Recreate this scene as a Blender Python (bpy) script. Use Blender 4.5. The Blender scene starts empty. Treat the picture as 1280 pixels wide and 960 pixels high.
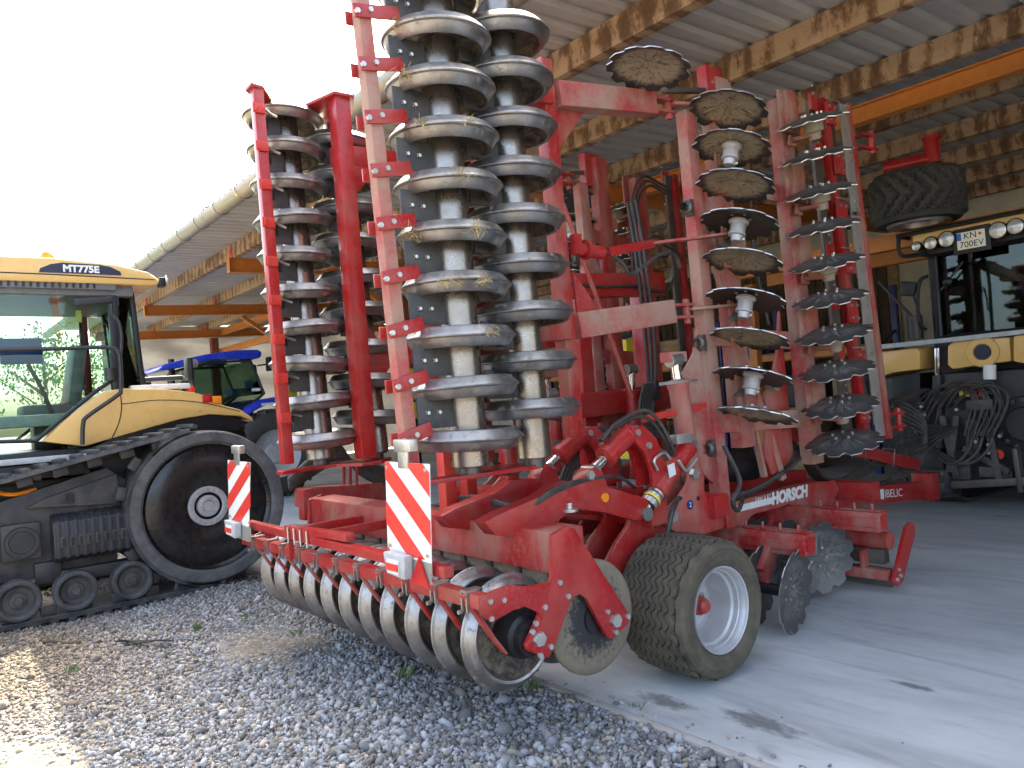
import bpy, bmesh, math, random
import numpy as np
from mathutils import Vector, Matrix
rnd = random.Random(7)
scene = bpy.context.scene
C = scene.collection

# ---------------------------------------------------------------- camera
EYE = np.array([0.0, 0.0, 1.75])
RW = np.array([[0.61973, -0.05708, -0.78278], [0.78171, -0.04382, 0.62208], [-0.06981, -0.99741, 0.01746]])
def _orth(m):
    u, s, v = np.linalg.svd(m)
    return u @ v
RW = _orth(RW)
cam_d = bpy.data.cameras.new('camera')
cam_d.sensor_width = 36.0
cam_d.lens = 27.0
cam_d.clip_start = 0.05
cam_d.clip_end = 2000
cam = bpy.data.objects.new('camera', cam_d)
C.objects.link(cam)
cam.matrix_world = Matrix(((RW[0, 0], -RW[0, 1], -RW[0, 2], EYE[0]), (RW[1, 0], -RW[1, 1], -RW[1, 2], EYE[1]),
                           (RW[2, 0], -RW[2, 1], -RW[2, 2], EYE[2]), (0, 0, 0, 1)))
scene.camera = cam
def _ray(px, py):
    return RW @ np.array([px - 640.0, py - 480.0, 960.0])
def atX(px, py, X):
    v = _ray(px, py); return Vector(EYE + v * (X / v[0]))
def atY(px, py, Y):
    v = _ray(px, py); return Vector(EYE + v * (Y / v[1]))

# ---------------------------------------------------------------- light
SUN_DX, SUN_DY = -0.62, 0.60          # horizontal offset towards the sun per metre of height
SUN_EL = math.atan2(1.0, math.hypot(SUN_DX, SUN_DY))
world = bpy.data.worlds.new('World')
scene.world = world
world.use_nodes = True
wn = world.node_tree.nodes; wl = world.node_tree.links
wn.clear()
sky = wn.new('ShaderNodeTexSky'); sky.sky_type = 'NISHITA'; sky.sun_disc = False
sky.sun_elevation = SUN_EL
sky.sun_rotation = math.atan2(SUN_DX, SUN_DY)
sky.dust_density = 6.0; sky.air_density = 0.6; sky.ozone_density = 0.3
bg = wn.new('ShaderNodeBackground'); bg.inputs[1].default_value = 0.15
wo = wn.new('ShaderNodeOutputWorld')
wl.new(sky.outputs[0], bg.inputs[0]); wl.new(bg.outputs[0], wo.inputs[0])
sun_d = bpy.data.lights.new('sun', 'SUN'); sun_d.energy = 2.0; sun_d.angle = math.radians(0.5); sun_d.color = (1.0, 0.93, 0.82)
sun = bpy.data.objects.new('sun', sun_d); C.objects.link(sun)
sun.rotation_euler = Vector((SUN_DX, SUN_DY, 1.0)).to_track_quat('Z', 'Y').to_euler()
sun.location = (-8, 8, 12)
scene.view_settings.view_transform = 'Standard'
scene.view_settings.look = 'None'
scene.view_settings.exposure = 3.25
scene.view_settings.gamma = 1.0
scene.view_settings.use_white_balance = True
scene.view_settings.white_balance_temperature = 7050
scene.view_settings.white_balance_tint = 4
scene.view_settings.use_curve_mapping = False
scene.render.engine = 'CYCLES'
scene.cycles.max_bounces = 8
scene.cycles.transparent_max_bounces = 12

# ---------------------------------------------------------------- materials
class NT:
    def __init__(s, name):
        s.m = bpy.data.materials.new(name); s.m.use_nodes = True
        s.n = s.m.node_tree.nodes; s.l = s.m.node_tree.links
        s.n.clear()
        s.out = s.n.new('ShaderNodeOutputMaterial')
        s.b = s.n.new('ShaderNodeBsdfPrincipled')
        s.l.new(s.b.outputs[0], s.out.inputs[0])
    def pos(s, scale=(1, 1, 1)):
        g = s.n.new('ShaderNodeNewGeometry'); mp = s.n.new('ShaderNodeMapping')
        mp.inputs['Scale'].default_value = scale
        s.l.new(g.outputs['Position'], mp.inputs[0]); return mp.outputs[0]
    def noise(s, vec, scale, detail=4, rough=0.6, dist=0.0):
        t = s.n.new('ShaderNodeTexNoise'); t.inputs['Scale'].default_value = scale
        t.inputs['Detail'].default_value = detail; t.inputs['Roughness'].default_value = rough
        t.inputs['Distortion'].default_value = dist
        s.l.new(vec, t.inputs['Vector']); return t.outputs[0]
    def ramp(s, fac, stops):
        r = s.n.new('ShaderNodeValToRGB'); e = r.color_ramp.elements
        while len(e) < len(stops): e.new(0.5)
        for k, (p, c) in enumerate(stops):
            e[k].position = p
            e[k].color = (c, c, c, 1) if not hasattr(c, '__len__') else (*c, 1)
        s.l.new(fac, r.inputs[0]); return r.outputs[0]
    def mix(s, fac, a, b):
        x = s.n.new('ShaderNodeMix'); x.data_type = 'RGBA'
        for k, v in ((0, fac), (6, a), (7, b)):
            if isinstance(v, (int, float)): x.inputs[k].default_value = v
            elif isinstance(v, tuple): x.inputs[k].default_value = (*v, 1)
            else: s.l.new(v, x.inputs[k])
        return x.outputs[2]
    def math(s, op, a, b=0.5):
        x = s.n.new('ShaderNodeMath'); x.operation = op
        for k, v in ((0, a), (1, b)):
            if isinstance(v, (int, float)): x.inputs[k].default_value = v
            else: s.l.new(v, x.inputs[k])
        return x.outputs[0]
    def bump(s, h, strength=0.3, dist=0.01):
        b = s.n.new('ShaderNodeBump'); b.inputs['Strength'].default_value = strength; b.inputs['Distance'].default_value = dist
        s.l.new(h, b.inputs['Height']); s.l.new(b.outputs[0], s.b.inputs['Normal'])
    def set(s, col=None, rough=None, metal=None, spec=None):
        for nm, v in (('Base Color', col), ('Roughness', rough), ('Metallic', metal), ('Specular IOR Level', spec)):
            if v is None: continue
            if isinstance(v, (int, float)): s.b.inputs[nm].default_value = v
            elif isinstance(v, tuple): s.b.inputs[nm].default_value = (*v, 1)
            else: s.l.new(v, s.b.inputs[nm])
        return s.m
DUST = (0.34, 0.27, 0.19)
def paint(name, col, rough=0.38, dust=0.35, scale=3.0, metal=0.0, dustcol=DUST, lo=0.35, hi=0.75, stretch=(1, 1, 1), var=1.0):
    t = NT(name); p = t.pos(stretch)
    n1 = t.noise(p, scale, 6, 0.68)
    n2 = t.noise(p, 70, 4, 0.75)
    c = t.mix(t.ramp(t.noise(p, 9, 3), [(0.3, 0.0), (0.7, 1.0)]), tuple(x * (1 - .14 * var) for x in col), tuple(min(1, x * (1 + .08 * var)) for x in col))
    f = t.math('MULTIPLY', t.ramp(n1, [(lo, 0.0), (hi, 1.0)]), dust)
    f2 = t.math('MULTIPLY', t.ramp(n2, [(0.5, 0.0), (0.66, 1.0)]), dust * 0.6)
    ff = t.math('MAXIMUM', f, f2)
    c = t.mix(ff, c, dustcol)
    r = t.math('ADD', t.math('MULTIPLY', ff, 0.5), rough)
    t.bump(n2, 0.06, 0.004)
    return t.set(c, r, metal)
def plain(name, col, rough=0.5, metal=0.0, var=0.18, scale=12.0, bump=0.1):
    t = NT(name); p = t.pos(); n = t.noise(p, scale, 5, 0.65)
    c = t.mix(t.ramp(n, [(0.3, 0.0), (0.7, 1.0)]), tuple(x * (1 - var) for x in col), tuple(min(1, x * (1 + var)) for x in col))
    t.bump(t.noise(p, scale * 6, 3), bump, 0.004)
    return t.set(c, rough, metal)
def emis(name, col, e):
    t = NT(name); t.b.inputs['Emission Color'].default_value = (*col, 1); t.b.inputs['Emission Strength'].default_value = e
    return t.set(col, 0.4)
def glassmat(name, tint, refl=1.45, alpha=0.8):
    t = NT(name); t.n.remove(t.b)
    tr = t.n.new('ShaderNodeBsdfTransparent'); tr.inputs[0].default_value = (*tint, 1)
    gl = t.n.new('ShaderNodeBsdfGlossy'); gl.inputs['Roughness'].default_value = 0.02
    gl.inputs['Color'].default_value = (0.9, 0.95, 0.95, 1)
    fr = t.n.new('ShaderNodeFresnel'); fr.inputs[0].default_value = refl
    mx = t.n.new('ShaderNodeMixShader')
    t.l.new(fr.outputs[0], mx.inputs[0]); t.l.new(tr.outputs[0], mx.inputs[1]); t.l.new(gl.outputs[0], mx.inputs[2])
    t.l.new(mx.outputs[0], t.out.inputs[0]); return t.m
MT = {}
MT['red'] = paint('red_paint', (0.38, 0.009, 0.012), 0.28, 0.32, 3.2, lo=0.45, hi=0.78)
MT['red_dusty'] = paint('dusty_red_paint', (0.42, 0.030, 0.033), 0.55, 0.80, 3.0, lo=0.33, hi=0.57, dustcol=(0.37, 0.275, 0.205))
MT['red_mid'] = paint('worn_red_paint', (0.39, 0.012, 0.015), 0.36, 0.62, 4.0, lo=0.40, hi=0.68, stretch=(1, 1, 0.45))
MT['coral'] = paint('coral_red_paint', (0.58, 0.028, 0.02), 0.38, 0.15, 3.0)
MT['steel_dark'] = paint('oily_steel', (0.10, 0.095, 0.09), 0.42, 0.4, 6.0, metal=0.6)
MT['steel'] = paint('bare_steel', (0.42, 0.41, 0.39), 0.3, 0.25, 9.0, metal=0.85)
MT['zinc'] = plain('zinc_bolts', (0.55, 0.54, 0.5), 0.35, 0.8)
MT['chrome'] = plain('chrome_rod', (0.75, 0.75, 0.75), 0.1, 1.0, 0.05)
MT['black'] = plain('black_plastic', (0.009, 0.009, 0.010), 0.45, 0, 0.3)
MT['navy'] = plain('decal_navy', (0.012, 0.016, 0.045), 0.4)
MT['hub_steel'] = paint('polished_tube', (0.34, 0.30, 0.26), 0.26, 0.3, 14.0, metal=0.92, dustcol=(0.12, 0.09, 0.065), lo=0.4, hi=0.8)
MT['ringdust'] = paint('dusty_track_ring', (0.05, 0.05, 0.052), 0.65, 0.75, 5.0, dustcol=(0.23, 0.22, 0.21))
MT['hose'] = paint('rubber_hose', (0.02, 0.02, 0.022), 0.5, 0.25, 8.0)
MT['scraper'] = paint('scraper_plate_grey', (0.035, 0.042, 0.05), 0.5, 0.22, 7.0)
MT['rubber'] = paint('dusty_tyre_rubber', (0.03, 0.027, 0.023), 0.8, 0.72, 5.0, dustcol=(0.165, 0.135, 0.09), lo=0.22, hi=0.66)
MT['rubber_clean'] = paint('tyre_rubber', (0.035, 0.036, 0.034), 0.75, 0.5, 4.0, dustcol=(0.14, 0.12, 0.1))
MT['track'] = paint('track_rubber', (0.026, 0.027, 0.028), 0.65, 0.62, 7.0, dustcol=(0.18, 0.172, 0.16))
MT['undercarriage'] = paint('grey_undercarriage', (0.024, 0.024, 0.026), 0.45, 0.6, 6.0, dustcol=(0.16, 0.145, 0.125))
MT['rimgrey'] = paint('silver_rim', (0.5, 0.5, 0.5), 0.38, 0.15, 5.0, metal=0.3)
MT['yellow'] = paint('tractor_yellow', (0.72, 0.44, 0.135), 0.26, 0.10, 1.6, var=0.25)
MT['blue'] = paint('tractor_blue', (0.008, 0.045, 0.55), 0.25, 0.08, 3.0)
MT['orange'] = paint('orange_steel', (0.55, 0.19, 0.035), 0.5, 0.22, 2.0, dustcol=(0.22, 0.1, 0.04))
MT['primer'] = paint('red_primer', (0.22, 0.05, 0.03), 0.6, 0.2, 2.0)
MT['white'] = plain('white_paint', (0.75, 0.75, 0.73), 0.45, 0, 0.06)
MT['wred'] = plain('reflective_red', (0.72, 0.045, 0.03), 0.35, 0, 0.08)
MT['wwhite'] = plain('reflective_white', (0.8, 0.79, 0.75), 0.35, 0, 0.05)
MT['hyellow'] = plain('hazard_yellow', (0.75, 0.55, 0.03), 0.5, 0, 0.15)
MT['sticker'] = plain('sticker_white', (0.7, 0.7, 0.66), 0.5, 0, 0.1)
MT['ystick'] = plain('sticker_yellow', (0.75, 0.6, 0.08), 0.5, 0, 0.1)
MT['amber'] = plain('amber_lens', (0.85, 0.25, 0.02), 0.2, 0, 0.1)
MT['redlens'] = plain('red_lens', (0.5, 0.01, 0.012), 0.15, 0, 0.1)
MT['lamp'] = plain('lamp_reflector', (0.6, 0.6, 0.54), 0.2, 0.5, 0.25)
MT['plate'] = plain('number_plate_white', (0.82, 0.8, 0.62), 0.4, 0, 0.04)
MT['eublue'] = plain('plate_blue', (0.02, 0.12, 0.5), 0.4)
MT['gut'] = plain('gutter_zinc', (0.27, 0.265, 0.225), 0.45, 0.2, 0.12)
MT['roof'] = plain('roof_sheet_grey', (0.46, 0.46, 0.445), 0.5, 0.1, 0.12, 1.2, 0.03)
MT['plaster'] = plain('plaster_wall', (0.46, 0.43, 0.36), 0.85, 0, 0.25, 1.1)
MT['woodbox'] = plain('rough_wood', (0.3, 0.19, 0.1), 0.8, 0, 0.4, 5)
MT['cardboard'] = plain('cardboard', (0.32, 0.22, 0.13), 0.85, 0, 0.2, 6)
MT['rackblue'] = plain('rack_blue', (0.01, 0.03, 0.16), 0.45)
MT['glass'] = glassmat('cab_glass', (0.80, 0.90, 0.86))
MT['darkglass'] = glassmat('dark_cab_glass', (0.52, 0.62, 0.56), 1.5)
MT['seatblue'] = plain('seat_fabric_blue', (0.02, 0.12, 0.3), 0.8)
MT['grey'] = plain('grey_plastic', (0.16, 0.165, 0.17), 0.55)
MT['greyl'] = plain('light_grey_plastic', (0.4, 0.42, 0.42), 0.55)
MT['cast'] = paint('cast_black', (0.017, 0.018, 0.021), 0.42, 0.22, 6.0, dustcol=(0.14, 0.13, 0.115))
MT['bark'] = plain('bark', (0.1, 0.075, 0.05), 0.9, 0, 0.4)
MT['straw'] = plain('straw', (0.42, 0.31, 0.14), 0.85, 0, 0.25, 30)
MT['soil'] = plain('dried_soil', (0.22, 0.17, 0.11), 0.95, 0, 0.3, 40, 0.5)

def roller_steel():
    t = NT('packer_ring_steel'); p = t.pos()
    n = t.noise(p, 5, 6, 0.7); n2 = t.noise(p, 26, 5, 0.75); n3 = t.noise(p, 90, 2)
    c = t.mix(t.ramp(n, [(0.35, 0), (0.7, 1)]), (0.25, 0.24, 0.228), (0.45, 0.443, 0.435))
    d = t.ramp(n2, [(0.55, 0.0), (0.66, 1.0)])
    c = t.mix(t.math('MULTIPLY', d, 0.75), c, (0.2, 0.16, 0.11))
    t.bump(n3, 0.08, 0.003)
    return t.set(c, t.math('ADD', t.math('MULTIPLY', d, 0.45), t.ramp(n, [(0.2, 0.28), (0.8, 0.48)])), t.math('SUBTRACT', 0.92, t.math('MULTIPLY', d, 0.75)))
MT['ring'] = roller_steel()
def ring_soil():
    t = NT('soiled_ring_face'); p = t.pos(); n = t.noise(p, 14, 6, 0.75)
    c = t.mix(t.ramp(n, [(0.42, 0), (0.62, 1)]), (0.035, 0.032, 0.03), (0.19, 0.15, 0.105))
    t.bump(t.noise(p, 60, 4), 0.5, 0.006)
    return t.set(c, 0.8, 0.1)
MT['ringsoil'] = ring_soil()
def disc_mat(name, tan, mid=False):
    t = NT(name)
    tc = t.n.new('ShaderNodeTexCoord'); sx = t.n.new('ShaderNodeSeparateXYZ'); t.l.new(tc.outputs['Object'], sx.inputs[0])
    rr = t.math('SQRT', t.math('ADD', t.math('MULTIPLY', sx.outputs[0], sx.outputs[0]), t.math('MULTIPLY', sx.outputs[1], sx.outputs[1])))
    an = t.math('ARCTAN2', sx.outputs[1], sx.outputs[0])
    cb = t.n.new('ShaderNodeCombineXYZ')
    t.l.new(t.math('MULTIPLY', an, 6.0), cb.inputs[0]); t.l.new(t.math('MULTIPLY', rr, 7.0), cb.inputs[1])
    oi = t.n.new('ShaderNodeObjectInfo'); t.l.new(t.math('MULTIPLY', oi.outputs['Random'], 30.0), cb.inputs[2])
    n = t.noise(cb.outputs[0], 1.0, 6, 0.7)
    n2 = t.noise(t.pos(), 40, 4, 0.7)
    edge = t.ramp(t.math('ADD', t.math('MULTIPLY', rr, 3.0), t.math('MULTIPLY', n, 0.5)), [(0.0, 1.0), (0.86, 1.0), (0.98, 0.0)])
    body = t.ramp(t.math('ADD', t.math('MULTIPLY', n, 0.6), t.math('MULTIPLY', n2, 0.4)), [(0.38 if tan else 0.46, 0), (0.5 if tan else (0.6 if mid else 0.8), 1)])
    f = t.math('MULTIPLY', t.math('MULTIPLY', edge, body), 0.95 if tan else (0.75 if mid else 0.35))
    c = t.mix(f, (0.11, 0.105, 0.1) if mid else (0.075, 0.07, 0.066), (0.27, 0.245, 0.205) if mid else (0.37, 0.31, 0.21))
    t.bump(n, 0.25, 0.005)
    return t.set(c, t.math('ADD', t.math('MULTIPLY', f, 0.5), 0.4), t.math('SUBTRACT', 0.55, t.math('MULTIPLY', f, 0.5)))
MT['disc_tan'] = disc_mat('soil_caked_disc', True)
MT['disc_dark'] = disc_mat('worn_dark_disc', False)
MT['disc_grey'] = disc_mat('worn_grey_disc', False, True)
def wood_stain():
    t = NT('water_stained_timber')
    g = t.n.new('ShaderNodeNewGeometry'); oi = t.n.new('ShaderNodeObjectInfo')
    off = t.n.new('ShaderNodeVectorMath'); off.operation = 'ADD'
    cb = t.n.new('ShaderNodeCombineXYZ'); r40 = t.math('MULTIPLY', oi.outputs['Random'], 40.0)
    for k in range(2): t.l.new(r40, cb.inputs[k])
    t.l.new(g.outputs['Position'], off.inputs[0]); t.l.new(cb.outputs[0], off.inputs[1])
    def pos(sc):
        mp = t.n.new('ShaderNodeMapping'); mp.inputs['Scale'].default_value = sc; t.l.new(off.outputs[0], mp.inputs[0]); return mp.outputs[0]
    sp = t.n.new('ShaderNodeSeparateXYZ'); t.l.new(g.outputs['Position'], sp.inputs[0])
    n1 = t.noise(pos((1.0, 0.25, 0.38)), 9.5, 8, 0.78, 0.3)
    n2 = t.noise(pos((0.35, 1, 1)), 2.4, 3, 0.6); n3 = t.noise(pos((0.5, 9, 22)), 3.0, 6, 0.75); n4 = t.noise(pos((3, 3, 3)), 9, 5, 0.7)
    w = t.math('SINE', t.math('MULTIPLY', t.math('ADD', sp.outputs[0], t.math('MULTIPLY', n2, 0.2)), 2 * math.pi / 0.25))
    v = t.math('ADD', t.math('ADD', t.math('MULTIPLY', w, 0.07), n1), t.math('MULTIPLY', t.math('SUBTRACT', n2, 0.5), 0.6))
    m = t.ramp(v, [(0.465, 0.0), (0.56, 0.8), (0.66, 1.0)])
    halo = t.ramp(v, [(0.40, 0.0), (0.52, 1.0)])
    base = t.mix(n3, (0.29, 0.185, 0.105), (0.48, 0.345, 0.22))
    base = t.mix(t.math('MULTIPLY', halo, 0.45), base, (0.25, 0.13, 0.06))
    dark = t.mix(n4, (0.04, 0.018, 0.008), (0.17, 0.085, 0.04))
    t.bump(n3, 0.3, 0.006)
    return t.set(t.mix(t.math('MULTIPLY', m, 0.93), base, dark), 0.8)
MT['timber'] = wood_stain()
def concrete():
    t = NT('slab_concrete')
    p = t.pos((0.35, 1.0, 1.0))
    n = t.noise(p, 1.3, 7, 0.68, 0.4); n2 = t.noise(t.pos(), 9, 6, 0.7); n3 = t.noise(t.pos((0.22, 1.5, 1)), 2.6, 5, 0.72, 0.7)
    c = t.mix(t.ramp(n, [(0.32, 0), (0.68, 1)]), (0.27, 0.285, 0.285), (0.56, 0.57, 0.56))
    c = t.mix(t.math('MULTIPLY', t.ramp(n3, [(0.56, 0), (0.72, 1)]), 0.6), c, (0.15, 0.155, 0.16))
    c = t.mix(t.math('MULTIPLY', t.ramp(n2, [(0.35, 0), (0.8, 1)]), 0.35), c, (0.5, 0.49, 0.46))
    st = t.noise(t.pos((0.7, 1.1, 1)), 1.05, 2, 0.5, 0.3)
    c = t.mix(t.math('MULTIPLY', t.ramp(st, [(0.69, 0), (0.71, 1)]), 0.6), c, (0.12, 0.115, 0.11))
    t.bump(t.noise(t.pos(), 30, 5), 0.08, 0.01)
    return t.set(c, t.ramp(n2, [(0.3, 0.38), (0.8, 0.7)]), 0.0)
MT['concrete'] = concrete()
def gravel_ground():
    t = NT('gravel_bed'); p = t.pos()
    v = t.n.new('ShaderNodeTexVoronoi'); v.inputs['Scale'].default_value = 38; t.l.new(p, v.inputs['Vector'])
    n = t.noise(p, 1.2, 5, 0.6); n2 = t.noise(p, 70, 4, 0.7)
    sepc = t.n.new('ShaderNodeSeparateColor'); t.l.new(v.outputs['Color'], sepc.inputs[0])
    c = t.mix(sepc.outputs[0], (0.06, 0.058, 0.055), (0.26, 0.25, 0.235))
    c = t.mix(t.ramp(n, [(0.42, 0), (0.62, 0.75)]), c, (0.22, 0.175, 0.115))
    c = t.mix(t.math('MULTIPLY', t.ramp(n2, [(0.3, 1), (0.5, 0)]), 0.5), c, (0.07, 0.065, 0.06))
    t.bump(t.math('ADD', t.math('MULTIPLY', v.outputs['Distance'], -1.0), t.math('MULTIPLY', n2, 0.5)), 0.8, 0.02)
    return t.set(c, 0.9)
MT['gravel'] = gravel_ground()
def stone_mat():
    t = NT('gravel_stone'); a = t.n.new('ShaderNodeAttribute'); a.attribute_name = 'tone'
    n = t.noise(t.pos(), 60, 4, 0.7)
    c = t.mix(t.ramp(n, [(0.3, 0), (0.7, 0.45)]), a.outputs['Color'], (0.30, 0.27, 0.23))
    t.bump(n, 0.4, 0.004)
    return t.set(c, 0.85)
MT['stone'] = stone_mat()
def stone_plain():
    t = NT('loose_stone'); oi = t.n.new('ShaderNodeObjectInfo'); n = t.noise(t.pos(), 50, 4, 0.7)
    c = t.ramp(oi.outputs['Random'], [(0.0, (0.08, 0.08, 0.083)), (0.4, (0.22, 0.22, 0.22)), (0.75, (0.38, 0.37, 0.35)), (1.0, (0.28, 0.225, 0.16))])
    c = t.mix(t.ramp(n, [(0.35, 0), (0.75, 0.4)]), c, (0.25, 0.22, 0.19))
    t.bump(n, 0.4, 0.004); return t.set(c, 0.85)
MT['stonep'] = stone_plain()
def leafmat(name, a, b):
    t = NT(name); n = t.noise(t.pos(), 1.5, 3); oi = t.noise(t.pos(), 14, 2)
    return t.set(t.mix(oi, t.mix(n, a, b), tuple(x * 1.3 for x in b)), 0.6)
MT['leaf'] = leafmat('leaves', (0.035, 0.075, 0.02), (0.09, 0.15, 0.04))
MT['grassm'] = leafmat('grass_blade', (0.07, 0.12, 0.03), (0.12, 0.17, 0.05))
def tarpm():
    t = NT('grey_tarpaulin'); n = t.noise(t.pos((1, 1, 2.5)), 2.0, 4)
    c = t.mix(n, (0.36, 0.35, 0.33), (0.56, 0.55, 0.52)); t.set(c, 0.6)
    tl = t.n.new('ShaderNodeBsdfTranslucent'); t.l.new(c, tl.inputs[0]); mx = t.n.new('ShaderNodeMixShader'); mx.inputs[0].default_value = 0.06
    t.l.new(t.b.outputs[0], mx.inputs[1]); t.l.new(tl.outputs[0], mx.inputs[2]); t.l.new(mx.outputs[0], t.out.inputs[0]); return t.m
MT['tarp'] = tarpm()

# ---------------------------------------------------------------- mesh builder
WL = {}
def V(*a): return Vector(a)
def perp(d):
    d = d.normalized(); a = Vector((0, 0, 1)) if abs(d.z) < 0.9 else Vector((1, 0, 0))
    u = d.cross(a).normalized(); return u, d.cross(u).normalized()
def catmull(pts, k=6):
    pts = [Vector(p) for p in pts]; P = [pts[0] * 2 - pts[1]] + pts + [pts[-1] * 2 - pts[-2]]; out = []
    for i in range(1, len(P) - 2):
        a, b, c, d = P[i - 1:i + 3]
        for j in range(k):
            t = j / k
            out.append(0.5 * ((2 * b) + (c - a) * t + (2 * a - 5 * b + 4 * c - d) * t * t + (3 * b - a - 3 * c + d) * t ** 3))
    out.append(pts[-1]); return out
class MB:
    def __init__(s): s.v = []; s.f = []; s.mi = []; s.cur = 0
    def m(s, i): s.cur = i; return s
    def add(s, vs, fs):
        o = len(s.v); s.v += [Vector(x) for x in vs]
        for f in fs: s.f.append([o + i for i in f]); s.mi.append(s.cur)
        return s
    def box(s, c, d, rot=None):
        c = Vector(c); h = [x / 2 for x in d]; vs = []
        for x in (-1, 1):
            for y in (-1, 1):
                for z in (-1, 1):
                    p = Vector((x * h[0], y * h[1], z * h[2]))
                    if rot is not None: p = rot @ p
                    vs.append(c + p)
        return s.add(vs, [(0, 1, 3, 2), (4, 6, 7, 5), (0, 4, 5, 1), (2, 3, 7, 6), (0, 2, 6, 4), (1, 5, 7, 3)])
    def bar(s, p0, p1, w, h, up=(0, 0, 1)):
        p0 = Vector(p0); p1 = Vector(p1); d = p1 - p0; L = d.length; d.normalize()
        up = Vector(up)
        if abs(up.dot(d)) > 0.95: up = Vector((1, 0, 0)) if abs(d.x) < 0.9 else Vector((0, 1, 0))
        sd = d.cross(up).normalized(); u = sd.cross(d).normalized()
        R = Matrix((sd, d, u)).transposed()
        return s.box((p0 + p1) / 2, (w, L, h), R)
    def prism(s, pts, ax, c0, c1):
        n = len(pts)
        def mk(p, c):
            return {'X': (c, p[0], p[1]), 'Y': (p[0], c, p[1]), 'Z': (p[0], p[1], c)}[ax]
        vs = [mk(p, c0) for p in pts] + [mk(p, c1) for p in pts]
        fs = [tuple(range(n)), tuple(range(2 * n - 1, n - 1, -1))]
        fs += [(i, i + n, (i + 1) % n + n, (i + 1) % n) for i in range(n)]
        return s.add(vs, fs)
    def slab(s, pts, thick):           # 3-D polygon given thickness along its normal
        pts = [Vector(p) for p in pts]; n = len(pts)
        nn = Vector((0, 0, 0))
        for i in range(n): nn += pts[i].cross(pts[(i + 1) % n])
        nn.normalize()
        vs = [p + nn * thick / 2 for p in pts] + [p - nn * thick / 2 for p in pts]
        fs = [tuple(range(n)), tuple(range(2 * n - 1, n - 1, -1))]
        fs += [(i, i + n, (i + 1) % n + n, (i + 1) % n) for i in range(n)]
        return s.add(vs, fs)
    def lathe(s, prof, o, ax, n=24, closed=False, a0=0.0):
        o = Vector(o); ax = Vector(ax).normalized(); u, w = perp(ax); vs = []; m = len(prof)
        for i in range(n):
            a = a0 + 2 * math.pi * i / n; d = u * math.cos(a) + w * math.sin(a)
            for r, h in prof: vs.append(o + d * r + ax * h)
        fs = []
        for i in range(n):
            j = (i + 1) % n
            for k in range(m if closed else m - 1):
                k2 = (k + 1) % m
                fs.append((i * m + k, j * m + k, j * m + k2, i * m + k2))
        return s.add(vs, fs)
    def cyl(s, p0, p1, r0, r1=None, n=16):
        p0 = Vector(p0); p1 = Vector(p1); r1 = r0 if r1 is None else r1; d = p1 - p0; L = d.length
        u, w = perp(d); vs = []
        for p, r in ((p0, r0), (p1, r1)):
            for i in range(n):
                a = 2 * math.pi * i / n; vs.append(p + (u * math.cos(a) + w * math.sin(a)) * r)
        fs = [(i, (i + 1) % n, n + (i + 1) % n, n + i) for i in range(n)] + [tuple(range(n - 1, -1, -1)), tuple(range(n, 2 * n))]
        return s.add(vs, fs)
    def tube(s, path, r, n=7, k=6, smooth=True):
        P = catmull(path, k) if smooth and len(path) > 2 else [Vector(p) for p in path]
        vs = []; u = None
        for i, p in enumerate(P):
            d = (P[min(i + 1, len(P) - 1)] - P[max(i - 1, 0)]).normalized()
            if u is None: u, w = perp(d)
            else:
                u = (u - d * u.dot(d)).normalized(); w = d.cross(u)
            for j in range(n):
                a = 2 * math.pi * j / n; vs.append(p + (u * math.cos(a) + w * math.sin(a)) * r)
        fs = []
        for i in range(len(P) - 1):
            for j in range(n):
                j2 = (j + 1) % n; fs.append((i * n + j, i * n + j2, (i + 1) * n + j2, (i + 1) * n + j))
        fs += [tuple(range(n - 1, -1, -1)), tuple(range((len(P) - 1) * n, len(P) * n))]
        return s.add(vs, fs)
    def ball(s, c, r, n=12, sc=(1, 1, 1)):
        vs = []; c = Vector(c); m = n // 2
        prof = [(math.sin(math.pi * k / m), -math.cos(math.pi * k / m)) for k in range(m + 1)]
        for i in range(n):
            a = 2 * math.pi * i / n
            for q, h in prof: vs.append(c + Vector((q * math.cos(a) * r * sc[0], q * math.sin(a) * r * sc[1], h * r * sc[2])))
        fs = []
        for i in range(n):
            j = (i + 1) % n
            for k in range(m): fs.append((i * (m + 1) + k, j * (m + 1) + k, j * (m + 1) + k + 1, i * (m + 1) + k + 1))
        return s.add(vs, fs)
    def build(s, name, mats, parent=None, bevel=0.0, smooth=38, origin=None, kind=None):
        mats = mats if isinstance(mats, (list, tuple)) else [mats]
        if origin is None:
            lo = Vector([min(p[i] for p in s.v) for i in range(3)]); hi = Vector([max(p[i] for p in s.v) for i in range(3)])
            origin = (lo + hi) / 2
        origin = Vector(origin)
        me = bpy.data.meshes.new(name)
        me.from_pydata([tuple(p - origin) for p in s.v], [], s.f)
        for m in mats: me.materials.append(MT[m] if isinstance(m, str) else m)
        if len(mats) > 1: me.polygons.foreach_set('material_index', s.mi)
        me.validate(clean_customdata=False)
        bm = bmesh.new(); bm.from_mesh(me); bmesh.ops.recalc_face_normals(bm, faces=bm.faces)
        if bevel > 0:
            es = [e for e in bm.edges if len(e.link_faces) == 2 and e.calc_face_angle(0) > 0.7]
            if es:
                try: bmesh.ops.bevel(bm, geom=es, offset=bevel, segments=2, profile=0.6, affect='EDGES', clamp_overlap=True)
                except Exception: pass
        bm.to_mesh(me); bm.free()
        if name in ('bolts', 'hub_bolts', 'wheel_nuts', 'straw_wisp', 'stop_clips', 'sticker_print', 'crown') and kind is None: kind = 'stuff'
        if smooth:
            me.shade_smooth(); me.set_sharp_from_angle(angle=math.radians(smooth))
        return link(name, me, parent, origin, kind)
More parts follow.
